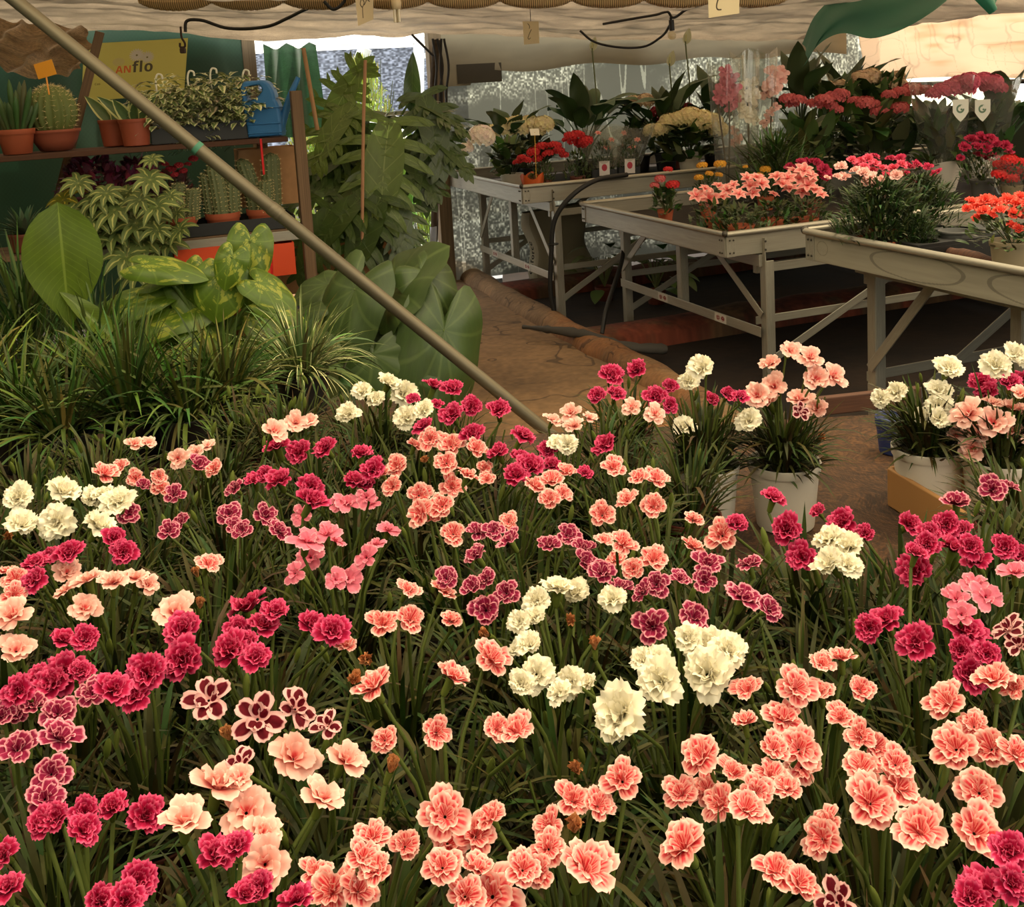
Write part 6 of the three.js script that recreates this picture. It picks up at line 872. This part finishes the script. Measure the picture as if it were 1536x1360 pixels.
card('beige card with scribbled digits hanging near the lamp fitting', [[532, -14], [560, -20, 0.1], [560, 29, 0.1], [537, 39]], 4.8, strokes([[[40, 60], [20, 80, 44, 100], [70, 80, 52, 62]], [[60, 90], [90, 60, 84, 30], [70, 60, 100, 80]], [[46, 104], [44, 130, 46, 160]]]));
card('small beige card with a handwritten numeral above the peace lilies', [[784, 32], [808, 32], [809, 65], [786, 67]], 5.9, strokes([[[40, 20], [60, 40, 50, 60]], [[66, 70], [40, 120, 36, 140], [40, 160, 56, 140]]]));
card('largest beige card with a hooked pen stroke near the bulb', [[1061, -40], [1109, -40], [1109, 20], [1063, 27]], 4.4, strokes([[[50, 30], [60, 70, 40, 100], [24, 140, 52, 136]]], 128, 160));
{ const p = Z(595, 14, 4.9), o = thing('compact_lamp', 'cream compact tube lamp hanging under the net', 'lamp', p), lm = M(rgb(222, 200, 160), 0.5); part('lamp_base', lathe([[0, 0], [0.022, 0], [0.024, 0.03], [0.018, 0.06], [0, 0.062]], 16), lm, o); for (const [x, z] of [[-0.01, 0.008], [0.01, 0.008], [0, -0.01]]) part('lamp_tube', tubeGeo([V(x, 0, z), V(x, -0.06, z)], 0.0065, 3, 8), M(rgb(236, 224, 198), 0.4), o); }
{
  const o = thing('bulb_pendant', 'black cable with a bulb socket hanging over the peace lilies', 'pendant lamp'), z = 6.2;
  part('cable', tubeGeo([Z(1062, 3, z - 0.6), Z(1030, 14, z - 0.2), Z(1008, 26, z), Z(1002, 18, z), Z(985, 22, z), Z(950, 28, z + 0.1), Z(905, 36, z + 0.3)], 0.008, 40, 7), blackRubber, o); part('cable', tubeGeo([Z(1006, 26, z), Z(1007, 34, z)], 0.008, 3, 7), blackRubber, o);
  part('socket', tubeGeo([Z(1007, 30, z), Z(1008, 46, z)], 0.016, 4, 10), black, o); part('bulb', new THREE.SphereGeometry(0.026, 14, 10), MP(rgb(240, 232, 210), 0.2, { transmission: 0.7, thickness: 0 }), o, Z(1008, 53, z));
  part('cable', tubeGeo([Z(870, 46, z + 0.6), Z(890, 62, z + 0.6), Z(930, 71, z + 0.6), Z(965, 70, z + 0.6), Z(992, 55, z + 0.4), Z(1006, 36, z + 0.05)], 0.008, 30, 7), blackRubber, o);
}
part('cable', tubeGeo([Z(278, 48, 5.6), Z(280, 32, 5.6), Z(300, 30, 5.6), Z(340, 42, 5.6), Z(400, 40, 5.5), Z(430, 28, 5.4), Z(450, 18, 5.3), Z(478, 4, 5.1), Z(490, -10, 5)], 0.009, 60, 7), blackRubber, thing('roof_cable', 'black cable snaking along the underside of the net', 'cable'));
part('cable', tubeGeo([Z(486, 2, 4.9), Z(500, 14, 4.9), Z(515, 4, 4.9), Z(520, -10, 4.9)], 0.008, 20, 7), blackRubber, thing('looped_cable', 'short loop of black cable near the scribbled card', 'cable'));
{ const o = thing('roof_hook', 'rusty iron hook hanging before the yellow banner', 'hook', Z(273, 62, 5.7)); part('hook', tubeGeo([V(0, 0.08, 0), V(0, 0.02, 0), V(0.014, -0.01, 0), V(0.012, -0.03, 0), V(-0.012, -0.03, 0), V(-0.012, -0.008, 0)], 0.006, 20, 7), M(rgb(60, 44, 34), 0.8), o); part('weight', rbox(0.03, 0.03, 0.03, 0.006).translate(0, -0.05, 0), M(rgb(60, 44, 34), 0.8), o); }

renderer.render(scene, camera);
